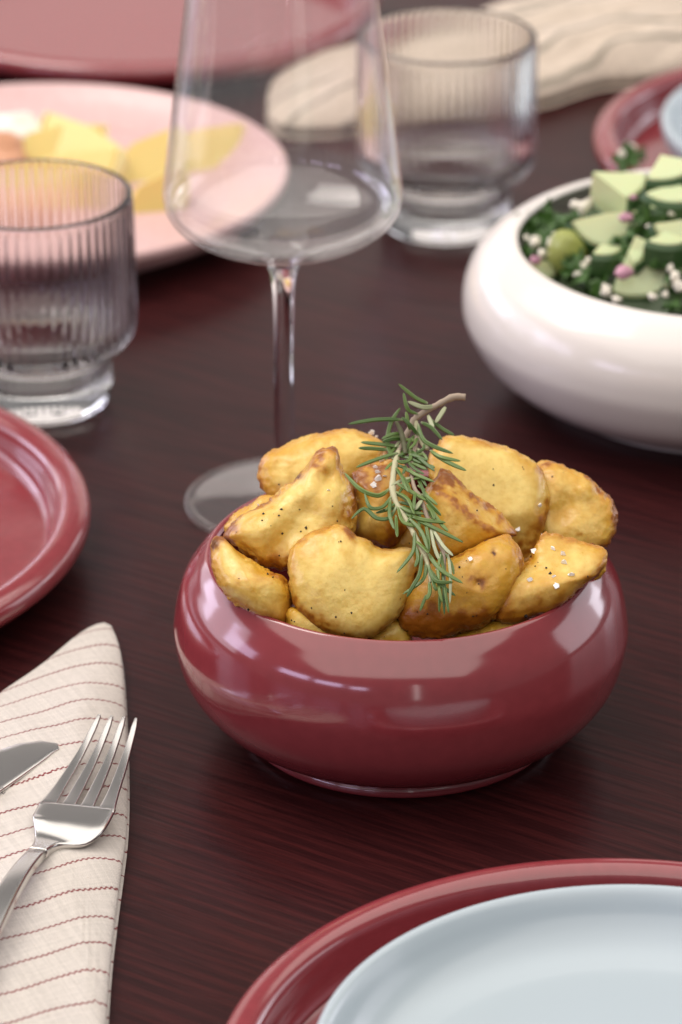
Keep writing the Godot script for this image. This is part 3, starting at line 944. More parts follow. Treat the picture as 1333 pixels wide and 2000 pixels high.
	var brown_wedge := potato("brown topped wedge half hidden behind the rosemary", Vector3(0.0141, 0.0851, 0.1697), PackedVector2Array([Vector2(-0.0089, -0.0031), Vector2(-0.0098, -0.0117), Vector2(-0.0042, -0.0140), Vector2(0.0020, -0.0161), Vector2(0.0070, -0.0113), Vector2(0.0097, -0.0031), Vector2(0.0097, 0.0094), Vector2(0.0057, 0.0149), Vector2(-0.0012, 0.0145), Vector2(-0.0087, 0.0108), Vector2(-0.0098, 0.0062)]), brown)
	salt("white salt flake on the brown topped wedge behind the rosemary", brown_wedge, Vector2(-0.0021, 0.0124), brown, 0.00101, 484)
	salt("white salt flake on the brown topped wedge behind the rosemary", brown_wedge, Vector2(-0.0016, 0.0108), brown, 0.00125, 408)
	salt("white salt flake on the brown topped wedge behind the rosemary", brown_wedge, Vector2(-0.0010, 0.0083), brown, 0.00172, 78)
	salt("white salt flake on the brown topped wedge behind the rosemary", brown_wedge, Vector2(-0.0028, 0.0062), brown, 0.00125, 61)
	salt("white salt flake on the brown topped wedge behind the rosemary", brown_wedge, Vector2(0.0000, 0.0149), brown, 0.00109, 618)
	salt("white salt flake on the brown topped wedge behind the rosemary", brown_wedge, Vector2(0.0011, 0.0094), brown, 0.00078, 819)
	var ridged := {"crisp": 0.6, "front": 0.014, "back": 0.013, "n": 3, "tilt": Vector2(-0.05, -0.2), "tone": 0.68, "edge": 0.35, "low": 0.25, "seed": 51, "pepper": 2, "planes": [[0.0173, -0.750, -0.950]], "crease": 0.9, "spots": [[-0.0048, 0.0150, 0.0028, 0.95], [-0.0019, 0.0132, 0.0025, 0.85], [0.0009, 0.0106, 0.0021, 0.80], [0.0053, 0.0071, 0.0021, 0.80], [0.0097, 0.0035, 0.0019, 0.80], [0.0141, -0.0000, 0.0019, 0.85], [0.0182, -0.0044, 0.0021, 0.80], [-0.0071, 0.0139, 0.0005, 1.90]]}
	var ridged_wedge := potato("amber wedge with a dark roasted ridge in the middle of the heap", Vector3(0.0403, 0.0868, 0.1844), PackedVector2Array([Vector2(-0.0055, 0.0164), Vector2(-0.0076, 0.0134), Vector2(-0.0108, 0.0097), Vector2(-0.0122, 0.0053), Vector2(-0.0129, -0.0018), Vector2(-0.0106, -0.0088), Vector2(-0.0062, -0.0138), Vector2(-0.0019, -0.0145), Vector2(0.0051, -0.0115), Vector2(0.0148, -0.0071), Vector2(0.0192, -0.0063), Vector2(0.0190, -0.0041), Vector2(0.0148, 0.0014), Vector2(0.0093, 0.0058), Vector2(0.0042, 0.0097), Vector2(0.0005, 0.0134), Vector2(-0.0025, 0.0159)]), ridged)
	var pale := {"crisp": 0.3, "lumpy": 0.45, "flake": 0.8, "front": 0.0125, "back": 0.014, "n": 3.4, "tilt": Vector2(-0.12, -0.38), "tone": 0.06, "edge": 0.55, "low": 0, "seed": 61, "pepper": 4, "planes": [[0.0197, -0.100, 0.750], [0.0243, -0.750, 0.150]], "crease": 0.18, "spots": [[0.0157, -0.0127, 0.0029, 0.60], [0.0184, -0.0094, 0.0022, 0.50], [0.0085, -0.0181, 0.0036, 0.45], [0.0103, -0.0244, 0.0043, 0.70], [0.0202, -0.0028, 0.0014, 0.40]]}
	var pale_wedge := potato("broad pale flat faced wedge at the back of the heap", Vector3(0.0534, 0.0819, 0.1535), PackedVector2Array([Vector2(-0.0191, 0.0169), Vector2(-0.0225, 0.0129), Vector2(-0.0225, 0.0063), Vector2(-0.0203, -0.0001), Vector2(-0.0113, -0.0091), Vector2(-0.0005, -0.0181), Vector2(0.0076, -0.0235), Vector2(0.0116, -0.0246), Vector2(0.0159, -0.0185), Vector2(0.0186, -0.0107), Vector2(0.0199, -0.0051), Vector2(0.0206, -0.0008), Vector2(0.0193, 0.0036), Vector2(0.0165, 0.0088), Vector2(0.0116, 0.0122), Vector2(0.0060, 0.0155), Vector2(-0.0009, 0.0173), Vector2(-0.0052, 0.0189), Vector2(-0.0113, 0.0196), Vector2(-0.0169, 0.0194)]), pale)
	salt("white salt flake on the broad pale wedge at the back", pale_wedge, Vector2(0.0161, -0.0049), pale, 0.00101, 727)
	salt("white salt flake on the broad pale wedge at the back", pale_wedge, Vector2(0.0083, -0.0130), pale, 0.00125, 412)
	salt("white salt flake on the broad pale wedge at the back", pale_wedge, Vector2(0.0002, -0.0064), pale, 0.00078, 17)
	var farright := {"front": 0.01, "back": 0.012, "n": 2.9, "tilt": Vector2(0.1, -0.28), "tone": 0.45, "edge": 0.9, "low": 0.15, "seed": 71, "pepper": 6, "dents": [[0.0001, 0.0020, 0.0047, 0.0020], [0.0055, 0.0065, 0.0033, -0.0020], [-0.0035, -0.0025, 0.0036, 0.0020]], "spots": [[0.0030, -0.0080, 0.0009, 0.80], [-0.0090, 0.0102, 0.0040, 0.35], [0.0128, 0.0047, 0.0033, 0.40], [0.0158, -0.0025, 0.0022, 0.40]]}
	var farright_wedge := potato("wrinkled golden wedge at the far side over the bowl rim", Vector3(0.0803, 0.0734, 0.1509), PackedVector2Array([Vector2(-0.0153, 0.0029), Vector2(-0.0126, -0.0080), Vector2(-0.0072, -0.0152), Vector2(0.0037, -0.0152), Vector2(0.0124, -0.0134), Vector2(0.0160, -0.0090), Vector2(0.0167, -0.0051), Vector2(0.0164, 0.0011), Vector2(0.0142, 0.0051), Vector2(0.0111, 0.0082), Vector2(0.0077, 0.0116), Vector2(0.0012, 0.0147), Vector2(-0.0045, 0.0169), Vector2(-0.0106, 0.0165), Vector2(-0.0144, 0.0120)]), farright)
	var eyed := {"crisp": 0.6, "front": 0.014, "back": 0.012, "n": 2.8, "tilt": Vector2(0, -0.2), "tone": 0.8, "edge": 0.6, "low": 1.7, "seed": 81, "pepper": 18, "planes": [[0.0259, -0.100, -0.950], [0.0144, 0.000, 0.350]], "crease": 0.35, "dents": [[0.0110, 0.0127, 0.0012, 0.0014], [0.0052, 0.0021, 0.0016, 0.0010]], "spots": [[0.0110, 0.0127, 0.0014, 1.45], [0.0111, 0.0124, 0.0007, 1.90], [0.0052, 0.0021, 0.0016, 1.35], [0.0056, 0.0031, 0.0024, 0.50], [-0.0052, -0.0157, 0.0059, 0.60], [-0.0191, -0.0122, 0.0045, 0.70]]}  # strong low value: roasted underside plus shade painted into the colour
	var eyed_wedge := potato("dark golden wedge with a sunken dark eye below the rosemary", Vector3(0.0406, 0.0727, 0.2112), PackedVector2Array([Vector2(0.0052, 0.0146), Vector2(-0.0028, 0.0111), Vector2(-0.0101, 0.0087), Vector2(-0.0148, 0.0066), Vector2(-0.0198, -0.0017), Vector2(-0.0216, -0.0101), Vector2(-0.0174, -0.0150), Vector2(-0.0087, -0.0174), Vector2(0.0000, -0.0150), Vector2(0.0108, -0.0110), Vector2(0.0157, -0.0052), Vector2(0.0200, 0.0035), Vector2(0.0212, 0.0094), Vector2(0.0188, 0.0155), Vector2(0.0167, 0.0181), Vector2(0.0137, 0.0183)]), eyed)
	salt("white salt flake on the wedge with a dark eye", eyed_wedge, Vector2(0.0030, 0.0103), eyed, 0.00101, 567)
	salt("white salt flake on the wedge with a dark eye", eyed_wedge, Vector2(-0.0084, 0.0066), eyed, 0.00070, 111)
	var crescent := {"crisp": 0.5, "front": 0.015, "back": 0.012, "n": 3, "tilt": Vector2(0, -0.3), "tone": 0.32, "edge": 0.6, "low": 0.7, "seed": 91, "pepper": 12, "planes": [[0.0126, 0.050, -0.950], [0.0161, -0.150, 0.450]], "crease": 0.35, "dents": [[-0.0073, 0.0052, 0.0035, 0.0020]], "spots": [[-0.0166, -0.0017, 0.0019, 1.45], [-0.0152, -0.0026, 0.0010, 1.70], [-0.0175, -0.0044, 0.0024, 0.90], [-0.0192, -0.0114, 0.0021, 0.50], [0.0154, 0.0009, 0.0035, 0.50], [0.0066, -0.0087, 0.0045, 0.35]]}
	var crescent_wedge := potato("crescent wedge with a pale salted cut face resting on the bowl rim", Vector3(0.0709, 0.0739, 0.2039), PackedVector2Array([Vector2(-0.0045, 0.0100), Vector2(-0.0066, 0.0059), Vector2(-0.0103, 0.0030), Vector2(-0.0142, 0.0007), Vector2(-0.0178, -0.0016), Vector2(-0.0197, -0.0075), Vector2(-0.0197, -0.0124), Vector2(-0.0175, -0.0154), Vector2(-0.0112, -0.0159), Vector2(-0.0049, -0.0143), Vector2(0.0035, -0.0108), Vector2(0.0101, -0.0047), Vector2(0.0152, -0.0010), Vector2(0.0182, 0.0026), Vector2(0.0199, 0.0063), Vector2(0.0192, 0.0091), Vector2(0.0143, 0.0112), Vector2(0.0077, 0.0126), Vector2(0.0017, 0.0143), Vector2(-0.0019, 0.0135)]), crescent)
	salt("white salt flake on the crescent wedge over the bowl rim", crescent_wedge, Vector2(0.0014, 0.0093), crescent, 0.00125, 774)
	salt("white salt flake on the crescent wedge over the bowl rim", crescent_wedge, Vector2(0.0047, 0.0077), crescent, 0.00117, 865)
	salt("white salt flake on the crescent wedge over the bowl rim", crescent_wedge, Vector2(0.0049, 0.0047), crescent, 0.00164, 265)
	salt("white salt flake on the crescent wedge over the bowl rim", crescent_wedge, Vector2(0.0070, 0.0005), crescent, 0.00140, 542)
	salt("white salt flake on the crescent wedge over the bowl rim", crescent_wedge, Vector2(0.0012, -0.0000), crescent, 0.00101, 985)
	salt("white salt flake on the crescent wedge over the bowl rim", crescent_wedge, Vector2(0.0017, -0.0031), crescent, 0.00140, 890)
	salt("white salt flake on the crescent wedge over the bowl rim", crescent_wedge, Vector2(-0.0070, -0.0010), crescent, 0.00109, 568)
	salt("white salt flake on the crescent wedge over the bowl rim", crescent_wedge, Vector2(-0.0049, 0.0084), crescent, 0.00140, 850)
	salt("white salt flake on the crescent wedge over the bowl rim", crescent_wedge, Vector2(-0.0019, 0.0138), crescent, 0.00086, 262)
	var bottomleft := {"front": 0.007, "back": 0.01, "tone": 0.7, "edge": 0.6, "low": 0.5, "seed": 101, "pepper": 3}
	var bottomleft_wedge := potato("browned wedge deep in the bowl under the pale front wedge", Vector3(-0.0101, 0.0614, 0.2211), PackedVector2Array([Vector2(-0.0083, -0.0002), Vector2(-0.0031, -0.0049), Vector2(0.0055, -0.0071), Vector2(0.0125, -0.0049), Vector2(0.0073, -0.0002), Vector2(0.0003, 0.0059), Vector2(-0.0057, 0.0085), Vector2(-0.0090, 0.0067)]), bottomleft)
	var bottommid := {"front": 0.009, "back": 0.01, "tone": 0.7, "edge": 0.4, "low": 0.3, "seed": 111, "pepper": 4}
	var bottommid_wedge := potato("shadowed wedge deep in the bowl between two front wedges", Vector3(0.0158, 0.0548, 0.2176), PackedVector2Array([Vector2(-0.0091, -0.0055), Vector2(-0.0013, -0.0081), Vector2(0.0085, -0.0055), Vector2(0.0085, 0.0023), Vector2(0.0057, 0.0081), Vector2(0.0005, 0.0093), Vector2(-0.0048, 0.0058), Vector2(-0.0100, -0.0006)]), bottommid)
	var bottomright := {"front": 0.009, "back": 0.01, "tone": 0.75, "edge": 0.5, "low": 0.3, "seed": 121, "pepper": 4, "dents": [[-0.0035, 0.0020, 0.0017, 0.0010], [0.0017, 0.0033, 0.0016, -0.0010]]}
	var bottomright_wedge := potato("wrinkled wedge deep in the bowl under the crescent wedge", Vector3(0.0496, 0.0548, 0.2132), PackedVector2Array([Vector2(-0.0088, -0.0076), Vector2(0.0070, -0.0050), Vector2(0.0148, 0.0012), Vector2(0.0139, 0.0064), Vector2(0.0070, 0.0073), Vector2(-0.0035, 0.0055), Vector2(-0.0123, 0.0015), Vector2(-0.0166, -0.0027)]), bottomright)
	var middle := {"front": 0.008, "back": 0.012, "tone": 0.9, "edge": 0.8, "low": 0.5, "seed": 131, "pepper": 2}
	var middle_wedge := potato("dark roasted wedge seen only in the gap behind the rosemary", Vector3(0.0266, 0.0698, 0.1726), PackedVector2Array([Vector2(-0.0063, -0.0077), Vector2(0.0027, -0.0112), Vector2(0.0098, -0.0059), Vector2(0.0089, 0.0048), Vector2(0.0027, 0.0120), Vector2(-0.0045, 0.0084), Vector2(-0.0125, 0.0013)]), middle)
	var rimmed := {"front": 0.006, "back": 0.008, "tone": 0.9, "edge": 0.6, "low": 0.7, "seed": 141, "pepper": 0}
	var rimmed_wedge := potato("green skinned wedge peeping out behind the crescent wedge at the rim", Vector3(0.0869, 0.0673, 0.1871), PackedVector2Array([Vector2(-0.0034, -0.0061), Vector2(0.0016, -0.0036), Vector2(0.0044, 0.0006), Vector2(0.0047, 0.0059), Vector2(0.0005, 0.0042), Vector2(-0.0048, 0.0010)]), rimmed)
	# ---------------- rosemary
	t = thing("rosemary_sprig", "green rosemary sprig with a woody stem lying across the potatoes", "rosemary sprig", Vector3(0.0232, 0.0979, 0.2035))
	sprig_stem(t, [201, 399, -326, 157, 399, -326, 100, 371, -316, 52, 344, -306, 21, 320, -297, 2, 283, -283, -16, 248, -270, -34, 208, -226], [11, 12, 11, 11, 11, 10, 9, 9], M.twig)
	sprig_stem(t, [-34, 208, -226, -45, 173, -187, -53, 121, -128, -56, 73, -74, -43, 26, -33, -22, -8, -3, 2, -50, 33, 19, -84, 63, 43, -134, 102, 59, -176, 133, 67, -234, 176], [10, 11, 11, 12, 10, 10, 9, 9, 9, 8, 5], M.pale_twig)
	sprig_stem(t, [21, 320, -297, 32, 270, -278, 20, 208, -226, 10, 147, -158, 17, 86, -89, 38, 43, -47, 58, -12, 0, 74, -54, 37, 99, -105, 81, 113, -147, 112, 113, -251, 181], [9, 8, 7, 7, 7, 8, 8, 7, 8, 8, 4], M.twig)
	sprig_stem(t, [26, 314, -295, 34, 270, -278, 51, 235, -256, 68, 217, -236], [9, 9, 9, 7], M.pale_twig)
	sprig_stem(t, [-42, 313, -245, -25, 278, -242, -15, 234, -226, -10, 199, -206], [5, 9, 9, 8], M.leaf_dark)
	for a in [
		[[69, 377, -308, 26, 397, -307, -33, 445, -307], 6.9, 0],
		[[34, 340, -292, -1, 356, -267, -16, 413, -273], 6.9, 0],
		[[91, 367, -311, 52, 363, -286, -1, 383, -284], 8.5, 1],
		[[-18, 320, -297, -105, 320, -266, -207, 304, -247], 7.8, 0],
		[[-54, 182, -189, -71, 235, -245, -61, 305, -280, -26, 362, -300], 7.8, 0],
		[[8, 283, -280, -1, 313, -265, -7, 348, -268], 6.9, 0],
		[[34, 265, -259, 7, 300, -244, -23, 328, -243], 6.9, 0],
		[[-32, 226, -235, -97, 234, -237, -164, 241, -241], 7.8, 0],
		[[-71, 215, -227, -118, 219, -230, -172, 221, -232], 6.9, 0],
		[[-36, 204, -204, -106, 182, -175, -181, 153, -141], 7.8, 0],
		[[-18, 270, -261, -53, 269, -245, -92, 252, -232], 6.9, 0],
		[[-23, 252, -256, -53, 252, -230, -88, 243, -213], 6.9, 0],
		[[-18, 252, -270, 16, 248, -266, 51, 250, -266], 6.9, 0],
		[[3, 217, -233, 6, 182, -179, -20, 171, -156, -41, 177, -160], 6.9, 0],
		[[34, 305, -284, 59, 243, -234, 153, 201, -177], 7.8, 0],
		[[45, 311, -277, 81, 291, -251, 117, 249, -228], 6.9, 0],
		[[82, 318, -294, 121, 287, -277, 160, 265, -267], 6.9, 0],
		[[130, 364, -304, 112, 335, -285, 95, 309, -272], 8.5, 1],
		[[69, 335, -291, 81, 304, -261, 85, 287, -247], 8.5, 1],
		[[76, 213, -219, 110, 190, -180, 178, 175, -157], 6.9, 0],
		[[80, 206, -212, 131, 173, -171, 197, 142, -135], 7.8, 0],
		[[3, 217, -233, 40, 182, -168, 89, 140, -111], 6.9, 0],
		[[10, 169, -173, 40, 155, -144, 61, 145, -126], 6.9, 0],
		[[-9, 151, -158, 22, 129, -110, 85, 103, -72], 6.9, 0],
		[[-42, 99, -92, 0, 73, -57, 57, 39, -24], 7.8, 0],
		[[-45, 69, -63, -5, 43, -12, 15, -8, 44], 6.9, 0],
		[[-68, 78, -76, -107, 56, -40, -167, 78, -49, -220, 134, -109], 7.8, 0],
		[[-60, 56, -55, -90, 18, -10, -133, 16, 1, -152, 65, -38], 6.9, 0],
		[[-44, 18, -18, -70, -20, 20, -112, -20, 24, -154, 11, -1, -197, -23, 30], 7.8, 0],
		[[-64, 43, -40, -68, -8, 31, -53, -58, 86], 6.9, 0],
		[[-46, 156, -160, -21, 112, -82, -20, 90, -45], 6.9, 0],
		[[-46, -12, 11, -45, -50, 57, -43, -84, 91], 6.9, 0],
		[[-31, 18, -10, 3, 1, 13, 49, -6, 22], 6.9, 0],
		[[-22, -3, -5, 41, -25, 33, 121, -35, 51], 7.8, 0],
		[[20, -25, 16, 82, -54, 62, 178, -102, 113], 7.8, 0],
		[[-2, -20, 24, 39, -67, 88, 59, -125, 147], 6.9, 0],
		[[-39, 18, -15, -23, -33, 35, 27, -48, 50], 6.9, 0],
		[[15, -67, 58, 9, -134, 118, -46, -203, 170], 6.9, 0],
		[[20, -117, 101, 26, -155, 136, 15, -184, 160], 6.9, 0],
		[[39, -142, 122, 31, -205, 178, 8, -246, 211, -13, -283, 218], 6.9, 0],
		[[53, -168, 129, 42, -226, 173, -26, -274, 187], 6.9, 0],
		[[18, -96, 83, 51, -125, 128, 59, -138, 147], 6.9, 0],
		[[60, -138, 121, 100, -192, 180, 174, -237, 222], 7.8, 0],
		[[59, -176, 148, 83, -229, 205, 141, -233, 215], 6.9, 0],
		[[67, -192, 162, 100, -242, 202, 150, -279, 208], 6.9, 0],
		[[63, -234, 179, 64, -267, 208, 53, -292, 220], 6.9, 0],
		[[71, -209, 173, 79, -246, 210, 87, -262, 217], 6.9, 0],
		[[47, 73, -71, 63, 52, -38, 95, 24, -8], 6.9, 0],
		[[42, 61, -55, 76, 22, -17, 107, -12, 15], 6.9, 0],
		[[59, 26, -25, 75, 1, 18, 83, -25, 49], 6.9, 0],
		[[71, 14, -14, 104, -37, 41, 129, -65, 69], 6.9, 0],
		[[42, 39, -28, 28, 22, 3, 17, 7, 22], 8.5, 1],
		[[53, -33, 30, 61, -84, 83, 64, -134, 127], 6.9, 0],
		[[70, -50, 47, 81, -117, 109, 101, -167, 148], 6.9, 1],
		[[78, -58, 56, 110, -113, 125, 143, -146, 159], 6.9, 1],
		[[104, -134, 104, 106, -167, 141, 117, -209, 178], 6.9, 0],
		[[119, -138, 108, 139, -176, 142, 145, -209, 169], 5.6, 0],
		[[127, -142, 123, 133, -208, 197, 130, -304, 236], 5.6, 1],
		[[102, -142, 126, 92, -192, 177, 95, -225, 208], 5.6, 0],
		[[107, -192, 162, 110, -250, 207, 112, -342, 219], 5.6, 0],
		[[96, -225, 184, 98, -271, 202, 95, -334, 210], 5.6, 0],
		[[113, -230, 191, 118, -283, 227, 126, -335, 242], 5.6, 0],
		[[92, -209, 158, 95, -258, 214, 105, -300, 231], 5.6, 0],
		[[54, -276, 193, 45, -296, 199, 31, -330, 204], 5.6, 0],
		[[-11, 160, -160, -15, 143, -139, -21, 130, -124], 5.6, 0],
		[[20, 199, -204, 50, 217, -205, 54, 234, -217], 5.6, 0],
		[[14, 112, -113, 31, 116, -102, 43, 119, -98], 5.6, 0],
		[[-29, 134, -130, -21, 108, -70, -5, 69, -13], 5.6, 0],
		[[30, 91, -92, 43, 82, -81, 56, 73, -71], 5.6, 0],
		[[34, 261, -270, 20, 234, -229, 2, 217, -201], 5.6, 0],
		[[4, 199, -202, 32, 190, -177, 66, 177, -156], 5.6, 0],
		[[-3, 173, -170, 22, 147, -127, 52, 129, -102], 5.6, 0],
		[[18, 138, -138, 39, 121, -111, 60, 86, -69], 5.6, 0],
		[[24, 191, -199, 50, 199, -200, 66, 177, -172], 5.6, 0],
		[[21, 69, -52, 16, 39, -1, 15, 9, 35], 5.6, 0],
		[[37, 1, -8, 32, -33, 27, 35, -84, 73], 5.6, 0],
		[[22, 75, -81, 35, 60, -67, 47, 32, -42], 6.0, 1],
		[[-46, 62, -68, -21, 49, -45, 3, 26, -13], 6.0, 0],
		[[20, 184, -204, 46, 174, -180, 73, 154, -146], 6.0, 0],
		[[-29, 19, -32, -6, -7, -9, 17, -55, 32], 6.0, 0],
		[[24, 266, -282, 6, 244, -259, -13, 203, -200], 6.0, 0],
		[[-35, 34, -44, 6, 24, -24, 47, 7, 4], 6.0, 0],
		[[21, 227, -252, -5, 217, -241, -31, 199, -221], 6.0, 0],
		[[-8, 257, -278, -27, 246, -260, -46, 224, -224], 6.0, 1],
		[[44, 16, -29, 18, -2, -1, -9, -36, 41], 6.0, 0],
		[[-30, 20, -32, 6, 6, -20, 42, -20, 2], 6.0, 0],
		[[40, 27, -38, 20, 9, -10, 0, -24, 31], 6.0, 0],
		[[-35, 194, -215, 5, 184, -192, 45, 166, -159], 6.0, 0],
		[[21, 224, -249, -16, 209, -232, -54, 182, -202], 6.0, 0],
		[[-38, 176, -195, -60, 165, -170, -81, 144, -135], 6.0, 0],
		[[21, 223, -247, 42, 210, -221, 63, 186, -182], 6.0, 1],
		[[-28, 16, -28, -71, 9, -23, -114, -3, -13], 6.0, 0],
		[[18, 131, -144, 37, 102, -100, 55, 50, -34], 6.0, 0],
		[[-45, 142, -157, -18, 116, -116, 7, 70, -50], 6.0, 0],
		[[45, 14, -27, 67, -4, -12, 89, -36, 16], 6.0, 0],
		[[-17, 239, -265, -48, 218, -230, -80, 179, -174], 6.0, 0],
		[[20, 210, -233, -8, 204, -214, -36, 193, -189], 6.0, 0],
		[[-25, 223, -248, -38, 208, -231, -51, 180, -199], 6.0, 1],
		[[19, 173, -192, 55, 165, -171, 90, 151, -142], 6.0, 0],
		[[-3, 268, -282, -47, 259, -267, -91, 244, -246], 6.0, 0],
		[[19, 168, -185, 55, 163, -181, 90, 155, -172], 6.0, 0],
		[[-35, 33, -43, -58, 23, -23, -82, 6, 4], 6.0, 0],
		[[18, 118, -129, -9, 99, -95, -36, 64, -45], 6.0, 0],
		[[-24, 225, -249, -52, 221, -245, -79, 215, -238], 6.0, 0],
		[[18, 120, -133, -21, 110, -108, -61, 91, -74], 6.0, 1],
		[[-41, 162, -180, -19, 153, -157, 2, 137, -126], 6.0, 0],
	]:
		sprig_leaf(t, a[0], a[1], a[2])
	# ---------------- salad
	t = thing("salad_greens", "chopped dark green herbs filling the cream bowl beneath the cucumber", "salad greens", Vector3(0.1580, 0.0120, -0.1220))
	t.set_meta("kind", "stuff")
	obj("herb_bed", salad_bed(), M.skin_soft, t)
	slice("cucumber_piece", "thick cucumber chunk with dark skin lying topmost in the salad", "cucumber", "cucumber pieces in the salad", Vector3(0.1046, 0.0877, -0.1308), Vector3(0.22, -0.70, 0.25), 0.025, 0.015, 1.0, 0.0018, M.flesh, M.skin, 2)
	slice("cucumber_piece", "pale half round cucumber slice just below the topmost chunk", "cucumber", "cucumber pieces in the salad", Vector3(0.1092, 0.0828, -0.1093), Vector3(0.85, -1.45, 0.10), 0.017, 0.009, 3.0, 0.0018, M.flesh, M.skin, 3)
	slice("cucumber_piece", "large pale cucumber wedge leaning on the front rim of the cream bowl", "cucumber", "cucumber pieces in the salad", Vector3(0.1206, 0.0819, -0.0865), Vector3(0.95, -1.15, -0.15), 0.028, 0.013, 1.5, 0.0018, M.flesh, M.skin, 4)
	slice("cucumber_piece", "cucumber chunk dotted with white cheese near the salad top", "cucumber", "cucumber pieces in the salad", Vector3(0.1384, 0.0928, -0.1080), Vector3(0.20, -1.50, -0.30), 0.017, 0.012, 1.8, 0.0018, M.flesh, M.skin, 5)
	slice("cucumber_piece", "cucumber slice half covered by crumbled cheese at the photo edge", "cucumber", "cucumber pieces in the salad", Vector3(0.1397, 0.0879, -0.0871), Vector3(0.80, -2.00, 0.20), 0.016, 0.011, 2.2, 0.0018, M.flesh, M.skin, 6)
	slice("cucumber_piece", "small cucumber piece low against the inner rim of the cream bowl", "cucumber", "cucumber pieces in the salad", Vector3(0.0815, 0.0644, -0.1064), Vector3(0.90, -1.60, 0.20), 0.012, 0.007, 2.4, 0.0018, M.flesh, M.skin, 7)
	slice("cucumber_piece", "small cucumber piece showing its dark skin above the front rim", "cucumber", "cucumber pieces in the salad", Vector3(0.1059, 0.0749, -0.0859), Vector3(0.10, -1.40, 0.40), 0.011, 0.010, 2.0, 0.0018, M.flesh, M.skin, 8)
	slice("cucumber_piece", "cucumber chunk behind the topmost one near the red plate", "cucumber", "cucumber pieces in the salad", Vector3(0.1330, 0.0996, -0.1234), Vector3(0.30, -0.90, -0.30), 0.019, 0.012, 1.6, 0.0018, M.flesh, M.skin, 9)
	slice("cucumber_piece", "small dark skinned cucumber piece beside the large leaning wedge", "cucumber", "cucumber pieces in the salad", Vector3(0.1319, 0.0827, -0.0788), Vector3(0.10, -1.70, 0.20), 0.013, 0.011, 1.8, 0.0018, M.flesh, M.skin, 10)
	slice("cucumber_piece", "dark skinned cucumber piece just beneath the topmost chunk", "cucumber", "cucumber pieces in the salad", Vector3(0.1283, 0.0895, -0.1033), Vector3(0.20, -1.30, 0.30), 0.012, 0.011, 1.6, 0.0018, M.flesh, M.skin, 11)
	slice("cucumber_piece", "little cucumber piece beside the olive near the far inner wall", "cucumber", "cucumber pieces in the salad", Vector3(0.0913, 0.0726, -0.1134), Vector3(0.60, -1.20, 0.50), 0.010, 0.008, 1.8, 0.0018, M.flesh, M.skin, 12)
	slice("cucumber_piece", "little cucumber piece wedged beside the large leaning wedge", "cucumber", "cucumber pieces in the salad", Vector3(0.1164, 0.0769, -0.0783), Vector3(0.50, -0.60, 0.10), 0.009, 0.008, 1.5, 0.0018, M.flesh, M.skin, 13)
	var olive := obj("green_olive", pebble(Vector3(0.0082, 0.0115, 0.0082), 0.12, 3, 16, 22), M.olive)
	olive.position = Vector3(0.0938, 0.0700, -0.0999); olive.rotation = Vector3(0.3, 0.0, 0.25)
	tag(olive, "whole green olive standing among the cucumber slices", "olive")
	for a in [
		[Vector3(0.1296, 0.0549, -0.2532), 0.0093],
		[Vector3(0.0815, 0.0602, -0.1517), 0.0119],
		[Vector3(0.0895, 0.0690, -0.1401), 0.0102],
		[Vector3(0.0973, 0.0756, -0.1272), 0.0085],
		[Vector3(0.1010, 0.0680, -0.0780), 0.0102],
		[Vector3(0.1059, 0.0675, -0.0710), 0.0085],
		[Vector3(0.0781, 0.0619, -0.1240), 0.0076],
		[Vector3(0.1266, 0.0855, -0.0933), 0.0102],
		[Vector3(0.1239, 0.0863, -0.0998), 0.0085],
		[Vector3(0.1334, 0.0773, -0.0689), 0.0102],
		[Vector3(0.1150, 0.0801, -0.0900), 0.0085],
		[Vector3(0.1366, 0.0667, -0.0512), 0.0085],
		[Vector3(0.0844, 0.0670, -0.1229), 0.0076],
		[Vector3(0.1328, 0.0549, -0.2598), 0.0068],
		[Vector3(0.1116, 0.0760, -0.0832), 0.0093],
		[Vector3(0.1291, 0.0827, -0.0833), 0.0076],
		[Vector3(0.0964, 0.0693, -0.0886), 0.0085],
	]:
		herb(a[0], a[1])
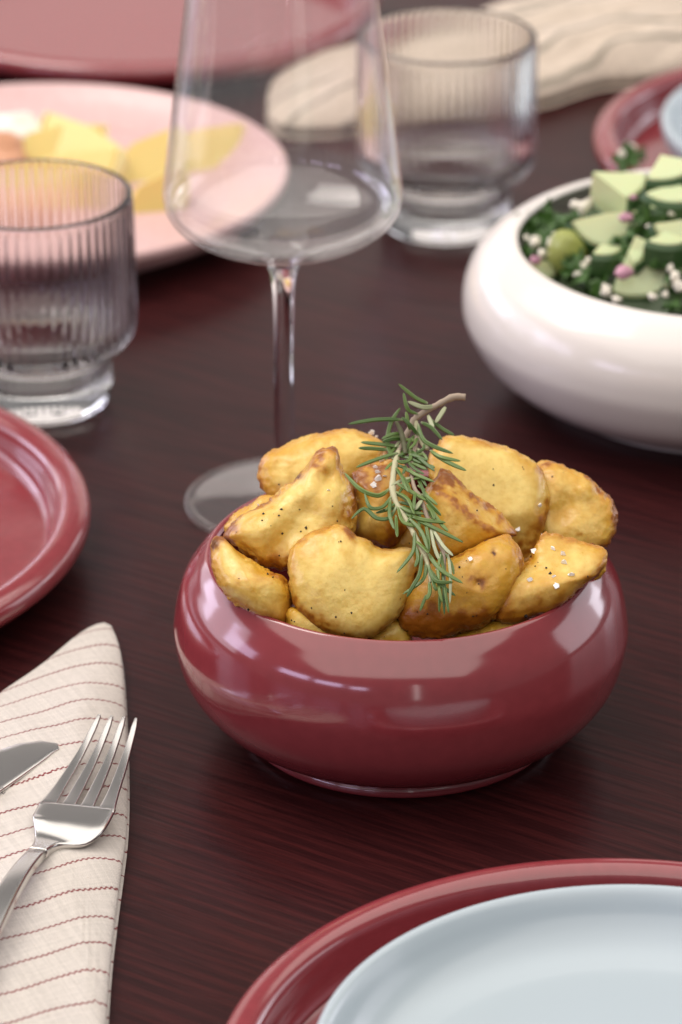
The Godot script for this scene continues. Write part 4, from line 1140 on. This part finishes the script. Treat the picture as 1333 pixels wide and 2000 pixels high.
	for a in [
		[Vector3(0.1318, 0.0589, -0.2577), 0.0018],
		[Vector3(0.1262, 0.0589, -0.2490), 0.0020],
		[Vector3(0.1175, 0.0589, -0.2197), 0.0020],
		[Vector3(0.1011, 0.0822, -0.1220), 0.0033],
		[Vector3(0.1033, 0.0834, -0.1249), 0.0020],
		[Vector3(0.0984, 0.0803, -0.1300), 0.0023],
		[Vector3(0.1261, 0.0871, -0.0864), 0.0019],
		[Vector3(0.1293, 0.0810, -0.0708), 0.0033],
		[Vector3(0.1324, 0.0817, -0.0708), 0.0020],
		[Vector3(0.1385, 0.0968, -0.1165), 0.0033],
		[Vector3(0.1358, 0.0953, -0.1087), 0.0020],
		[Vector3(0.1368, 0.0937, -0.0983), 0.0033],
		[Vector3(0.1351, 0.0915, -0.0922), 0.0020],
		[Vector3(0.1383, 0.0893, -0.0835), 0.0026],
		[Vector3(0.0782, 0.0658, -0.1287), 0.0015],
		[Vector3(0.0809, 0.0682, -0.1182), 0.0026],
		[Vector3(0.0868, 0.0718, -0.1080), 0.0020],
		[Vector3(0.0890, 0.0736, -0.1108), 0.0020],
		[Vector3(0.0835, 0.0685, -0.1047), 0.0020],
		[Vector3(0.0990, 0.0722, -0.0815), 0.0023],
		[Vector3(0.1012, 0.0742, -0.0832), 0.0015],
		[Vector3(0.0969, 0.0698, -0.0791), 0.0020],
		[Vector3(0.1066, 0.0692, -0.0668), 0.0015],
		[Vector3(0.1075, 0.0681, -0.0641), 0.0026],
		[Vector3(0.1091, 0.0761, -0.0775), 0.0020],
		[Vector3(0.1113, 0.0669, -0.0589), 0.0020],
		[Vector3(0.1349, 0.0763, -0.0603), 0.0025],
		[Vector3(0.1367, 0.0737, -0.0558), 0.0026],
		[Vector3(0.1330, 0.0782, -0.0639), 0.0018],
		[Vector3(0.1199, 0.0904, -0.1366), 0.0020],
		[Vector3(0.0936, 0.0744, -0.0984), 0.0014],
		[Vector3(0.1254, 0.0698, -0.0546), 0.0020],
		[Vector3(0.1305, 0.0711, -0.0542), 0.0015],
	]:
		crumb(a[0], a[1])
	onion("pink onion piece on the large leaning cucumber wedge", Vector3(0.1146, 0.0757, -0.0661), 0.0037, 3)
	onion("pale pink onion piece between the two upper cucumber pieces", Vector3(0.1166, 0.0889, -0.0933), 0.0029, 4)
	onion("dark pink onion piece low by the inner rim of the cream bowl", Vector3(0.0803, 0.0679, -0.0988), 0.0024, 5)
	onion("tiny pink onion fleck on the topmost cucumber chunk", Vector3(0.1205, 0.0932, -0.1054), 0.0015, 6)
	# ---------------- pink plate
	slice("lemon_wedge", "pale lemon wedge at the far end of the row on the pink plate", "lemon wedge", "lemon wedges on the pink plate", Vector3(-0.1399, 0.0180, -0.3891), Vector3(0.80, -1.50, 0.25), 0.026, 0.013, 2.9, 0.0022, M.lemon, M.pith, 20)
	slice("lemon_wedge", "lemon wedge second from the far end of the row on the pink plate", "lemon wedge", "lemon wedges on the pink plate", Vector3(-0.1198, 0.0180, -0.3862), Vector3(0.70, -1.90, -0.35), 0.027, 0.014, 2.9, 0.0022, M.lemon, M.pith, 21)
	slice("lemon_wedge", "lemon wedge standing between the others behind the ribbed tumbler", "lemon wedge", "lemon wedges on the pink plate", Vector3(-0.1014, 0.0180, -0.3647), Vector3(0.80, -1.10, 0.35), 0.027, 0.014, 2.7, 0.0022, M.lemon, M.pith, 22)
	slice("lemon_wedge", "lemon wedge low on the pink plate just beside the tumbler rim", "lemon wedge", "lemon wedges on the pink plate", Vector3(-0.0953, 0.0180, -0.3144), Vector3(1.20, -0.90, 0.20), 0.024, 0.011, 2.6, 0.0022, M.lemon, M.pith, 23)
	slice("lemon_wedge", "lemon wedge seen through the wine glass on the pink plate", "lemon wedge", "lemon wedges on the pink plate", Vector3(-0.0724, 0.0180, -0.3818), Vector3(0.70, -1.50, 0.55), 0.027, 0.013, 2.9, 0.0022, M.lemon, M.pith, 24)
	slice("lemon_wedge", "lemon wedge seen through the rim of the ribbed tumbler", "lemon wedge", "lemon wedges on the pink plate", Vector3(-0.1301, 0.0180, -0.3521), Vector3(0.75, -1.30, -0.20), 0.028, 0.014, 2.9, 0.0022, M.lemon, M.pith, 25)
	slice("lemon_wedge", "lemon wedge seen through the ribbed tumbler below the rim", "lemon wedge", "lemon wedges on the pink plate", Vector3(-0.1462, 0.0180, -0.3212), Vector3(1.00, -1.80, 0.20), 0.026, 0.010, 2.9, 0.0022, M.lemon, M.pith, 26)
	var lump_0 := obj("soft_cheese", pebble(Vector3(0.018, 0.010, 0.014), 0.35, 60, 20, 28), M.cheese)
	lump_0.position = Vector3(-0.1627, 0.0160, -0.3916)
	tag(lump_0, "white creamy lump at the far side of the pink plate", "cheese")
	var lump_1 := obj("salmon_piece", pebble(Vector3(0.014, 0.009, 0.016), 0.35, 61, 20, 28), M.salmon)
	lump_1.position = Vector3(-0.1640, 0.0150, -0.3462)
	tag(lump_1, "orange salmon piece beside the white lump on the pink plate", "salmon", "salmon pieces on the pink plate")
	var lump_2 := obj("salmon_piece", pebble(Vector3(0.022, 0.010, 0.015), 0.35, 62, 20, 28), M.salmon)
	lump_2.position = Vector3(-0.1528, 0.0180, -0.2814)
	tag(lump_2, "orange salmon piece seen through the ribbed tumbler", "salmon", "salmon pieces on the pink plate")
	var lump_3 := obj("salmon_piece", pebble(Vector3(0.020, 0.011, 0.015), 0.35, 63, 20, 28), M.salmon)
	lump_3.position = Vector3(-0.1711, 0.0180, -0.3591)
	tag(lump_3, "orange salmon piece at the cut edge of the photo on the pink plate", "salmon", "salmon pieces on the pink plate")
	# ---------------- napkins and cutlery
	t = thing("napkin", "off white napkin with fine red stripes under the fork and knife", "napkin", Vector3(-0.0965, 0, 0.2380), "striped cloth napkins")
	obj("top_fold", folded_cloth(PackedVector2Array([Vector2(0.0100, -0.1330), Vector2(0.0130, -0.1239), Vector2(0.0158, -0.1089), Vector2(0.0181, -0.0871), Vector2(0.0202, -0.0602), Vector2(0.0222, -0.0306), Vector2(0.0236, -0.0021), Vector2(0.0243, 0.0219), Vector2(0.0239, 0.0452), Vector2(0.0234, 0.0740), Vector2(0.0233, 0.1017), Vector2(0.0238, 0.1369), Vector2(0.0239, 0.1703), Vector2(0.0041, 0.1864), Vector2(-0.0294, 0.1703), Vector2(-0.0534, 0.1077), Vector2(-0.0586, 0.0452), Vector2(-0.0538, -0.0234), Vector2(-0.0390, -0.0564), Vector2(-0.0262, -0.0785), Vector2(-0.0130, -0.1001), Vector2(-0.0014, -0.1231), Vector2(0.0053, -0.1322)]), 0.0088, Vector2(0.907, -0.422), 0.058, 0.003, 5, 0.0030, 0.003, 0.0016), M.red_stripe, t)
	obj("under_fold", folded_cloth(PackedVector2Array([Vector2(0.0105, -0.1328), Vector2(0.0134, -0.1236), Vector2(0.0163, -0.1086), Vector2(0.0186, -0.0866), Vector2(0.0207, -0.0596), Vector2(0.0227, -0.0299), Vector2(0.0242, -0.0013), Vector2(0.0248, 0.0228), Vector2(0.0245, 0.0462), Vector2(0.0240, 0.0751), Vector2(0.0238, 0.1029), Vector2(0.0243, 0.1382), Vector2(0.0245, 0.1718), Vector2(0.0045, 0.1879), Vector2(-0.0292, 0.1718), Vector2(-0.0533, 0.1089), Vector2(-0.0586, 0.0462), Vector2(-0.0537, -0.0226), Vector2(-0.0388, -0.0559), Vector2(-0.0260, -0.0781), Vector2(-0.0127, -0.0997), Vector2(-0.0010, -0.1228), Vector2(0.0057, -0.1319)]), 0.0032, Vector2(0.907, -0.422), 0.058, 0.003, 6, 0.0002), M.red_stripe, t)
	t = thing("napkin", "beige napkin with thin grey stripes lying beyond the glasses", "napkin", Vector3(0.0889, 0, -0.5328), "striped cloth napkins")
	obj("top_fold", folded_cloth(PackedVector2Array([Vector2(-0.1264, 0.0668), Vector2(-0.1233, 0.0316), Vector2(-0.1093, 0.0108), Vector2(-0.0826, -0.0039), Vector2(-0.0390, -0.0406), Vector2(0.0033, -0.0785), Vector2(0.0407, -0.1051), Vector2(0.1012, -0.1508), Vector2(0.1524, -0.1867), Vector2(0.1543, -0.0944), Vector2(0.1299, -0.0154), Vector2(0.0878, 0.0164), Vector2(0.0650, 0.0284), Vector2(0.0463, 0.0324), Vector2(0.0297, 0.0458), Vector2(0.0133, 0.0606), Vector2(-0.0288, 0.0813), Vector2(-0.0804, 0.1009), Vector2(-0.1109, 0.1053), Vector2(-0.1233, 0.0949)]), 0.0190, Vector2(0.784, -0.621), 0.120, 0.004, 15, 0.0030, 0.003, 0.005, 0.0055), M.grey_stripe, t)
	obj("under_fold", folded_cloth(PackedVector2Array([Vector2(-0.1267, 0.0679), Vector2(-0.1236, 0.0326), Vector2(-0.1095, 0.0116), Vector2(-0.0827, -0.0031), Vector2(-0.0388, -0.0399), Vector2(0.0037, -0.0780), Vector2(0.0414, -0.1047), Vector2(0.1022, -0.1506), Vector2(0.1538, -0.1867), Vector2(0.1557, -0.0939), Vector2(0.1311, -0.0147), Vector2(0.0887, 0.0173), Vector2(0.0657, 0.0294), Vector2(0.0469, 0.0334), Vector2(0.0303, 0.0468), Vector2(0.0138, 0.0617), Vector2(-0.0286, 0.0824), Vector2(-0.0805, 0.1021), Vector2(-0.1112, 0.1065), Vector2(-0.1237, 0.0961)]), 0.0032, Vector2(0.784, -0.621), 0.120, 0.004, 16, 0.0002), M.grey_stripe, t)
	t = thing("table_knife", "polished steel table knife lying on the striped napkin", "knife", Vector3(-0.1161, 0.0122, 0.2382))
	obj("blade", bar(PackedVector3Array([Vector3(0.0182, 0.0000, -0.0254), Vector3(0.0141, 0.0000, -0.0245), Vector3(0.0095, 0.0000, -0.0215), Vector3(0.0037, 0.0000, -0.0156), Vector3(-0.0046, 0.0000, -0.0043), Vector3(-0.0156, 0.0000, 0.0124), Vector3(-0.0369, 0.0000, 0.0463), Vector3(-0.0460, 0.0000, 0.0642)]), PackedFloat32Array([0.0022, 0.0052, 0.0075, 0.0092, 0.0102, 0.0106, 0.0104, 0.0085]), PackedFloat32Array([0.0004, 0.0006, 0.0008, 0.0009, 0.001, 0.0011, 0.0012, 0.0016]), Vector3(-0.8447, 0.0000, -0.5352)), M.steel, t)
	obj("handle", bar(PackedVector3Array([Vector3(-0.0457, 0.0000, 0.0637), Vector3(-0.0567, 0.0010, 0.0811), Vector3(-0.0781, 0.0010, 0.1148), Vector3(-0.1022, 0.0000, 0.1529)]), PackedFloat32Array([0.0075, 0.0065, 0.0080, 0.0085]), PackedFloat32Array([0.0026, 0.0034, 0.0036, 0.0030]), Vector3(-0.8447, 0.0000, -0.5352)), M.steel, t)
	obj("etched_mark", tube(PackedVector3Array([Vector3(0.00076, 0.00155, 0.00660), Vector3(0.00155, 0.00155, 0.00555)]), PackedFloat32Array([0.00012, 0.00012]), 5), M.pepper, t)
	obj("etched_mark", tube(PackedVector3Array([Vector3(0.00155, 0.00155, 0.00555), Vector3(0.00220, 0.00155, 0.00729)]), PackedFloat32Array([0.00012, 0.00012]), 5), M.pepper, t)
	obj("etched_mark", tube(PackedVector3Array([Vector3(0.00110, 0.00155, 0.00868), Vector3(0.00208, 0.00155, 0.01006)]), PackedFloat32Array([0.00012, 0.00012]), 5), M.pepper, t)
	obj("etched_mark", tube(PackedVector3Array([Vector3(0.00208, 0.00155, 0.01006), Vector3(0.00266, 0.00155, 0.00868)]), PackedFloat32Array([0.00012, 0.00012]), 5), M.pepper, t)
	obj("etched_mark", tube(PackedVector3Array([Vector3(0.00134, 0.00155, 0.00729), Vector3(0.00168, 0.00155, 0.00937)]), PackedFloat32Array([0.00012, 0.00012]), 5), M.pepper, t)
	t = thing("table_fork", "polished steel four tined fork lying on the striped napkin", "fork", Vector3(-0.0887, 0.0000, 0.2594))
	obj("tine", bar(PackedVector3Array([Vector3(0.00454, 0.01800, -0.05821), Vector3(0.00341, 0.01710, -0.05384), Vector3(0.00228, 0.01621, -0.04948), Vector3(0.00116, 0.01542, -0.04511), Vector3(0.00003, 0.01483, -0.04074), Vector3(-0.00110, 0.01442, -0.03638), Vector3(-0.00222, 0.01414, -0.03201), Vector3(-0.00335, 0.01397, -0.02765), Vector3(-0.00448, 0.01392, -0.02328), Vector3(-0.00560, 0.01390, -0.01891), Vector3(-0.00673, 0.01390, -0.01455), Vector3(-0.00786, 0.01400, -0.01018), Vector3(-0.00898, 0.01415, -0.00581), Vector3(-0.01011, 0.01430, -0.00145)]), PackedFloat32Array([0.00055, 0.00098, 0.00111, 0.00117, 0.00129, 0.00144, 0.00160, 0.00174, 0.00184, 0.00194, 0.00210, 0.00236, 0.00268, 0.00300]), PackedFloat32Array([0.00072, 0.00072, 0.00072, 0.00072, 0.00072, 0.00072, 0.00072, 0.00072, 0.00072, 0.00072, 0.00072, 0.00072, 0.00072, 0.00072]), Vector3(0.9820, 0.0000, 0.1900)), M.steel, t)
	obj("tine", bar(PackedVector3Array([Vector3(0.00886, 0.01800, -0.05737), Vector3(0.00793, 0.01710, -0.05297), Vector3(0.00700, 0.01621, -0.04857), Vector3(0.00607, 0.01542, -0.04416), Vector3(0.00514, 0.01483, -0.03976), Vector3(0.00421, 0.01442, -0.03535), Vector3(0.00328, 0.01414, -0.03095), Vector3(0.00235, 0.01397, -0.02654), Vector3(0.00142, 0.01392, -0.02214), Vector3(0.00048, 0.01390, -0.01773), Vector3(-0.00045, 0.01390, -0.01333), Vector3(-0.00138, 0.01400, -0.00893), Vector3(-0.00231, 0.01415, -0.00452), Vector3(-0.00324, 0.01430, -0.00012)]), PackedFloat32Array([0.00055, 0.00098, 0.00111, 0.00117, 0.00129, 0.00144, 0.00160, 0.00174, 0.00187, 0.00199, 0.00210, 0.00220, 0.00230, 0.00240]), PackedFloat32Array([0.00072, 0.00072, 0.00072, 0.00072, 0.00072, 0.00072, 0.00072, 0.00072, 0.00072, 0.00072, 0.00072, 0.00072, 0.00072, 0.00072]), Vector3(0.9820, 0.0000, 0.1900)), M.steel, t)
	obj("tine", bar(PackedVector3Array([Vector3(0.01318, 0.01800, -0.05654), Vector3(0.01240, 0.01710, -0.05210), Vector3(0.01162, 0.01621, -0.04767), Vector3(0.01084, 0.01542, -0.04324), Vector3(0.01006, 0.01483, -0.03880), Vector3(0.00928, 0.01442, -0.03437), Vector3(0.00850, 0.01414, -0.02994), Vector3(0.00772, 0.01397, -0.02550), Vector3(0.00694, 0.01392, -0.02107), Vector3(0.00617, 0.01390, -0.01664), Vector3(0.00539, 0.01390, -0.01220), Vector3(0.00461, 0.01400, -0.00777), Vector3(0.00383, 0.01415, -0.00333), Vector3(0.00305, 0.01430, 0.00110)]), PackedFloat32Array([0.00055, 0.00098, 0.00111, 0.00117, 0.00129, 0.00144, 0.00160, 0.00174, 0.00187, 0.00199, 0.00210, 0.00220, 0.00230, 0.00240]), PackedFloat32Array([0.00072, 0.00072, 0.00072, 0.00072, 0.00072, 0.00072, 0.00072, 0.00072, 0.00072, 0.00072, 0.00072, 0.00072, 0.00072, 0.00072]), Vector3(0.9820, 0.0000, 0.1900)), M.steel, t)
	obj("tine", bar(PackedVector3Array([Vector3(0.01750, 0.01800, -0.05570), Vector3(0.01692, 0.01710, -0.05123), Vector3(0.01634, 0.01621, -0.04676), Vector3(0.01575, 0.01542, -0.04229), Vector3(0.01517, 0.01483, -0.03782), Vector3(0.01459, 0.01442, -0.03334), Vector3(0.01400, 0.01414, -0.02887), Vector3(0.01342, 0.01397, -0.02440), Vector3(0.01284, 0.01392, -0.01993), Vector3(0.01225, 0.01390, -0.01546), Vector3(0.01167, 0.01390, -0.01099), Vector3(0.01109, 0.01400, -0.00651), Vector3(0.01050, 0.01415, -0.00204), Vector3(0.00992, 0.01430, 0.00243)]), PackedFloat32Array([0.00055, 0.00098, 0.00111, 0.00117, 0.00129, 0.00144, 0.00160, 0.00174, 0.00184, 0.00194, 0.00210, 0.00236, 0.00268, 0.00300]), PackedFloat32Array([0.00072, 0.00072, 0.00072, 0.00072, 0.00072, 0.00072, 0.00072, 0.00072, 0.00072, 0.00072, 0.00072, 0.00072, 0.00072, 0.00072]), Vector3(0.9820, 0.0000, 0.1900)), M.steel, t)
	obj("head", bar(PackedVector3Array([Vector3(0.00038, 0.01425, -0.00196), Vector3(0.00014, 0.01426, -0.00071), Vector3(-0.00011, 0.01428, 0.00055), Vector3(-0.00035, 0.01429, 0.00181), Vector3(-0.00059, 0.01430, 0.00306), Vector3(-0.00085, 0.01430, 0.00432), Vector3(-0.00112, 0.01429, 0.00557), Vector3(-0.00139, 0.01428, 0.00682), Vector3(-0.00172, 0.01426, 0.00806), Vector3(-0.00212, 0.01422, 0.00929), Vector3(-0.00263, 0.01411, 0.01049), Vector3(-0.00323, 0.01393, 0.01168), Vector3(-0.00392, 0.01367, 0.01285), Vector3(-0.00470, 0.01334, 0.01401), Vector3(-0.00551, 0.01303, 0.01515), Vector3(-0.00634, 0.01276, 0.01630), Vector3(-0.00710, 0.01259, 0.01745), Vector3(-0.00780, 0.01251, 0.01862), Vector3(-0.00840, 0.01254, 0.01981), Vector3(-0.00889, 0.01267, 0.02102), Vector3(-0.00934, 0.01285, 0.02224), Vector3(-0.00975, 0.01303, 0.02346), Vector3(-0.01009, 0.01325, 0.02470), Vector3(-0.01040, 0.01350, 0.02594), Vector3(-0.01069, 0.01375, 0.02719), Vector3(-0.01100, 0.01400, 0.02843)]), PackedFloat32Array([0.01320, 0.01320, 0.01320, 0.01320, 0.01320, 0.01319, 0.01318, 0.01316, 0.01312, 0.01304, 0.01284, 0.01250, 0.01191, 0.01106, 0.00989, 0.00843, 0.00706, 0.00580, 0.00491, 0.00434, 0.00392, 0.00357, 0.00337, 0.00327, 0.00321, 0.00310]), PackedFloat32Array([0.00085, 0.00086, 0.00087, 0.00088, 0.00089, 0.00090, 0.00092, 0.00094, 0.00096, 0.00099, 0.00103, 0.00107, 0.00112, 0.00118, 0.00123, 0.00128, 0.00137, 0.00148, 0.00157, 0.00163, 0.00168, 0.00174, 0.00178, 0.00182, 0.00186, 0.00190]), Vector3(0.9820, 0.0000, 0.1900)), M.steel, t)
	obj("handle", bar(PackedVector3Array([Vector3(-0.01091, 0.01390, 0.02794), Vector3(-0.01214, 0.01520, 0.03341), Vector3(-0.01336, 0.01628, 0.03887), Vector3(-0.01459, 0.01711, 0.04433), Vector3(-0.01582, 0.01768, 0.04979), Vector3(-0.01705, 0.01799, 0.05526), Vector3(-0.01828, 0.01814, 0.06072), Vector3(-0.01950, 0.01820, 0.06618), Vector3(-0.02073, 0.01812, 0.07164), Vector3(-0.02196, 0.01796, 0.07711), Vector3(-0.02319, 0.01773, 0.08257), Vector3(-0.02442, 0.01745, 0.08803), Vector3(-0.02564, 0.01711, 0.09349), Vector3(-0.02687, 0.01669, 0.09896), Vector3(-0.02810, 0.01622, 0.10442), Vector3(-0.02933, 0.01570, 0.10988), Vector3(-0.03055, 0.01518, 0.11535), Vector3(-0.03178, 0.01465, 0.12081), Vector3(-0.03301, 0.01411, 0.12627), Vector3(-0.03424, 0.01354, 0.13173), Vector3(-0.03547, 0.01297, 0.13720), Vector3(-0.03669, 0.01240, 0.14266)]), PackedFloat32Array([0.00305, 0.00308, 0.00316, 0.00328, 0.00344, 0.00363, 0.00384, 0.00407, 0.00432, 0.00460, 0.00488, 0.00515, 0.00543, 0.00571, 0.00599, 0.00626, 0.00649, 0.00668, 0.00684, 0.00696, 0.00708, 0.00720]), PackedFloat32Array([0.00185, 0.00197, 0.00205, 0.00209, 0.00214, 0.00217, 0.00219, 0.00220, 0.00220, 0.00220, 0.00220, 0.00220, 0.00218, 0.00215, 0.00211, 0.00207, 0.00202, 0.00198, 0.00194, 0.00189, 0.00185, 0.00180]), Vector3(0.9820, 0.0000, 0.1900)), M.steel, t)
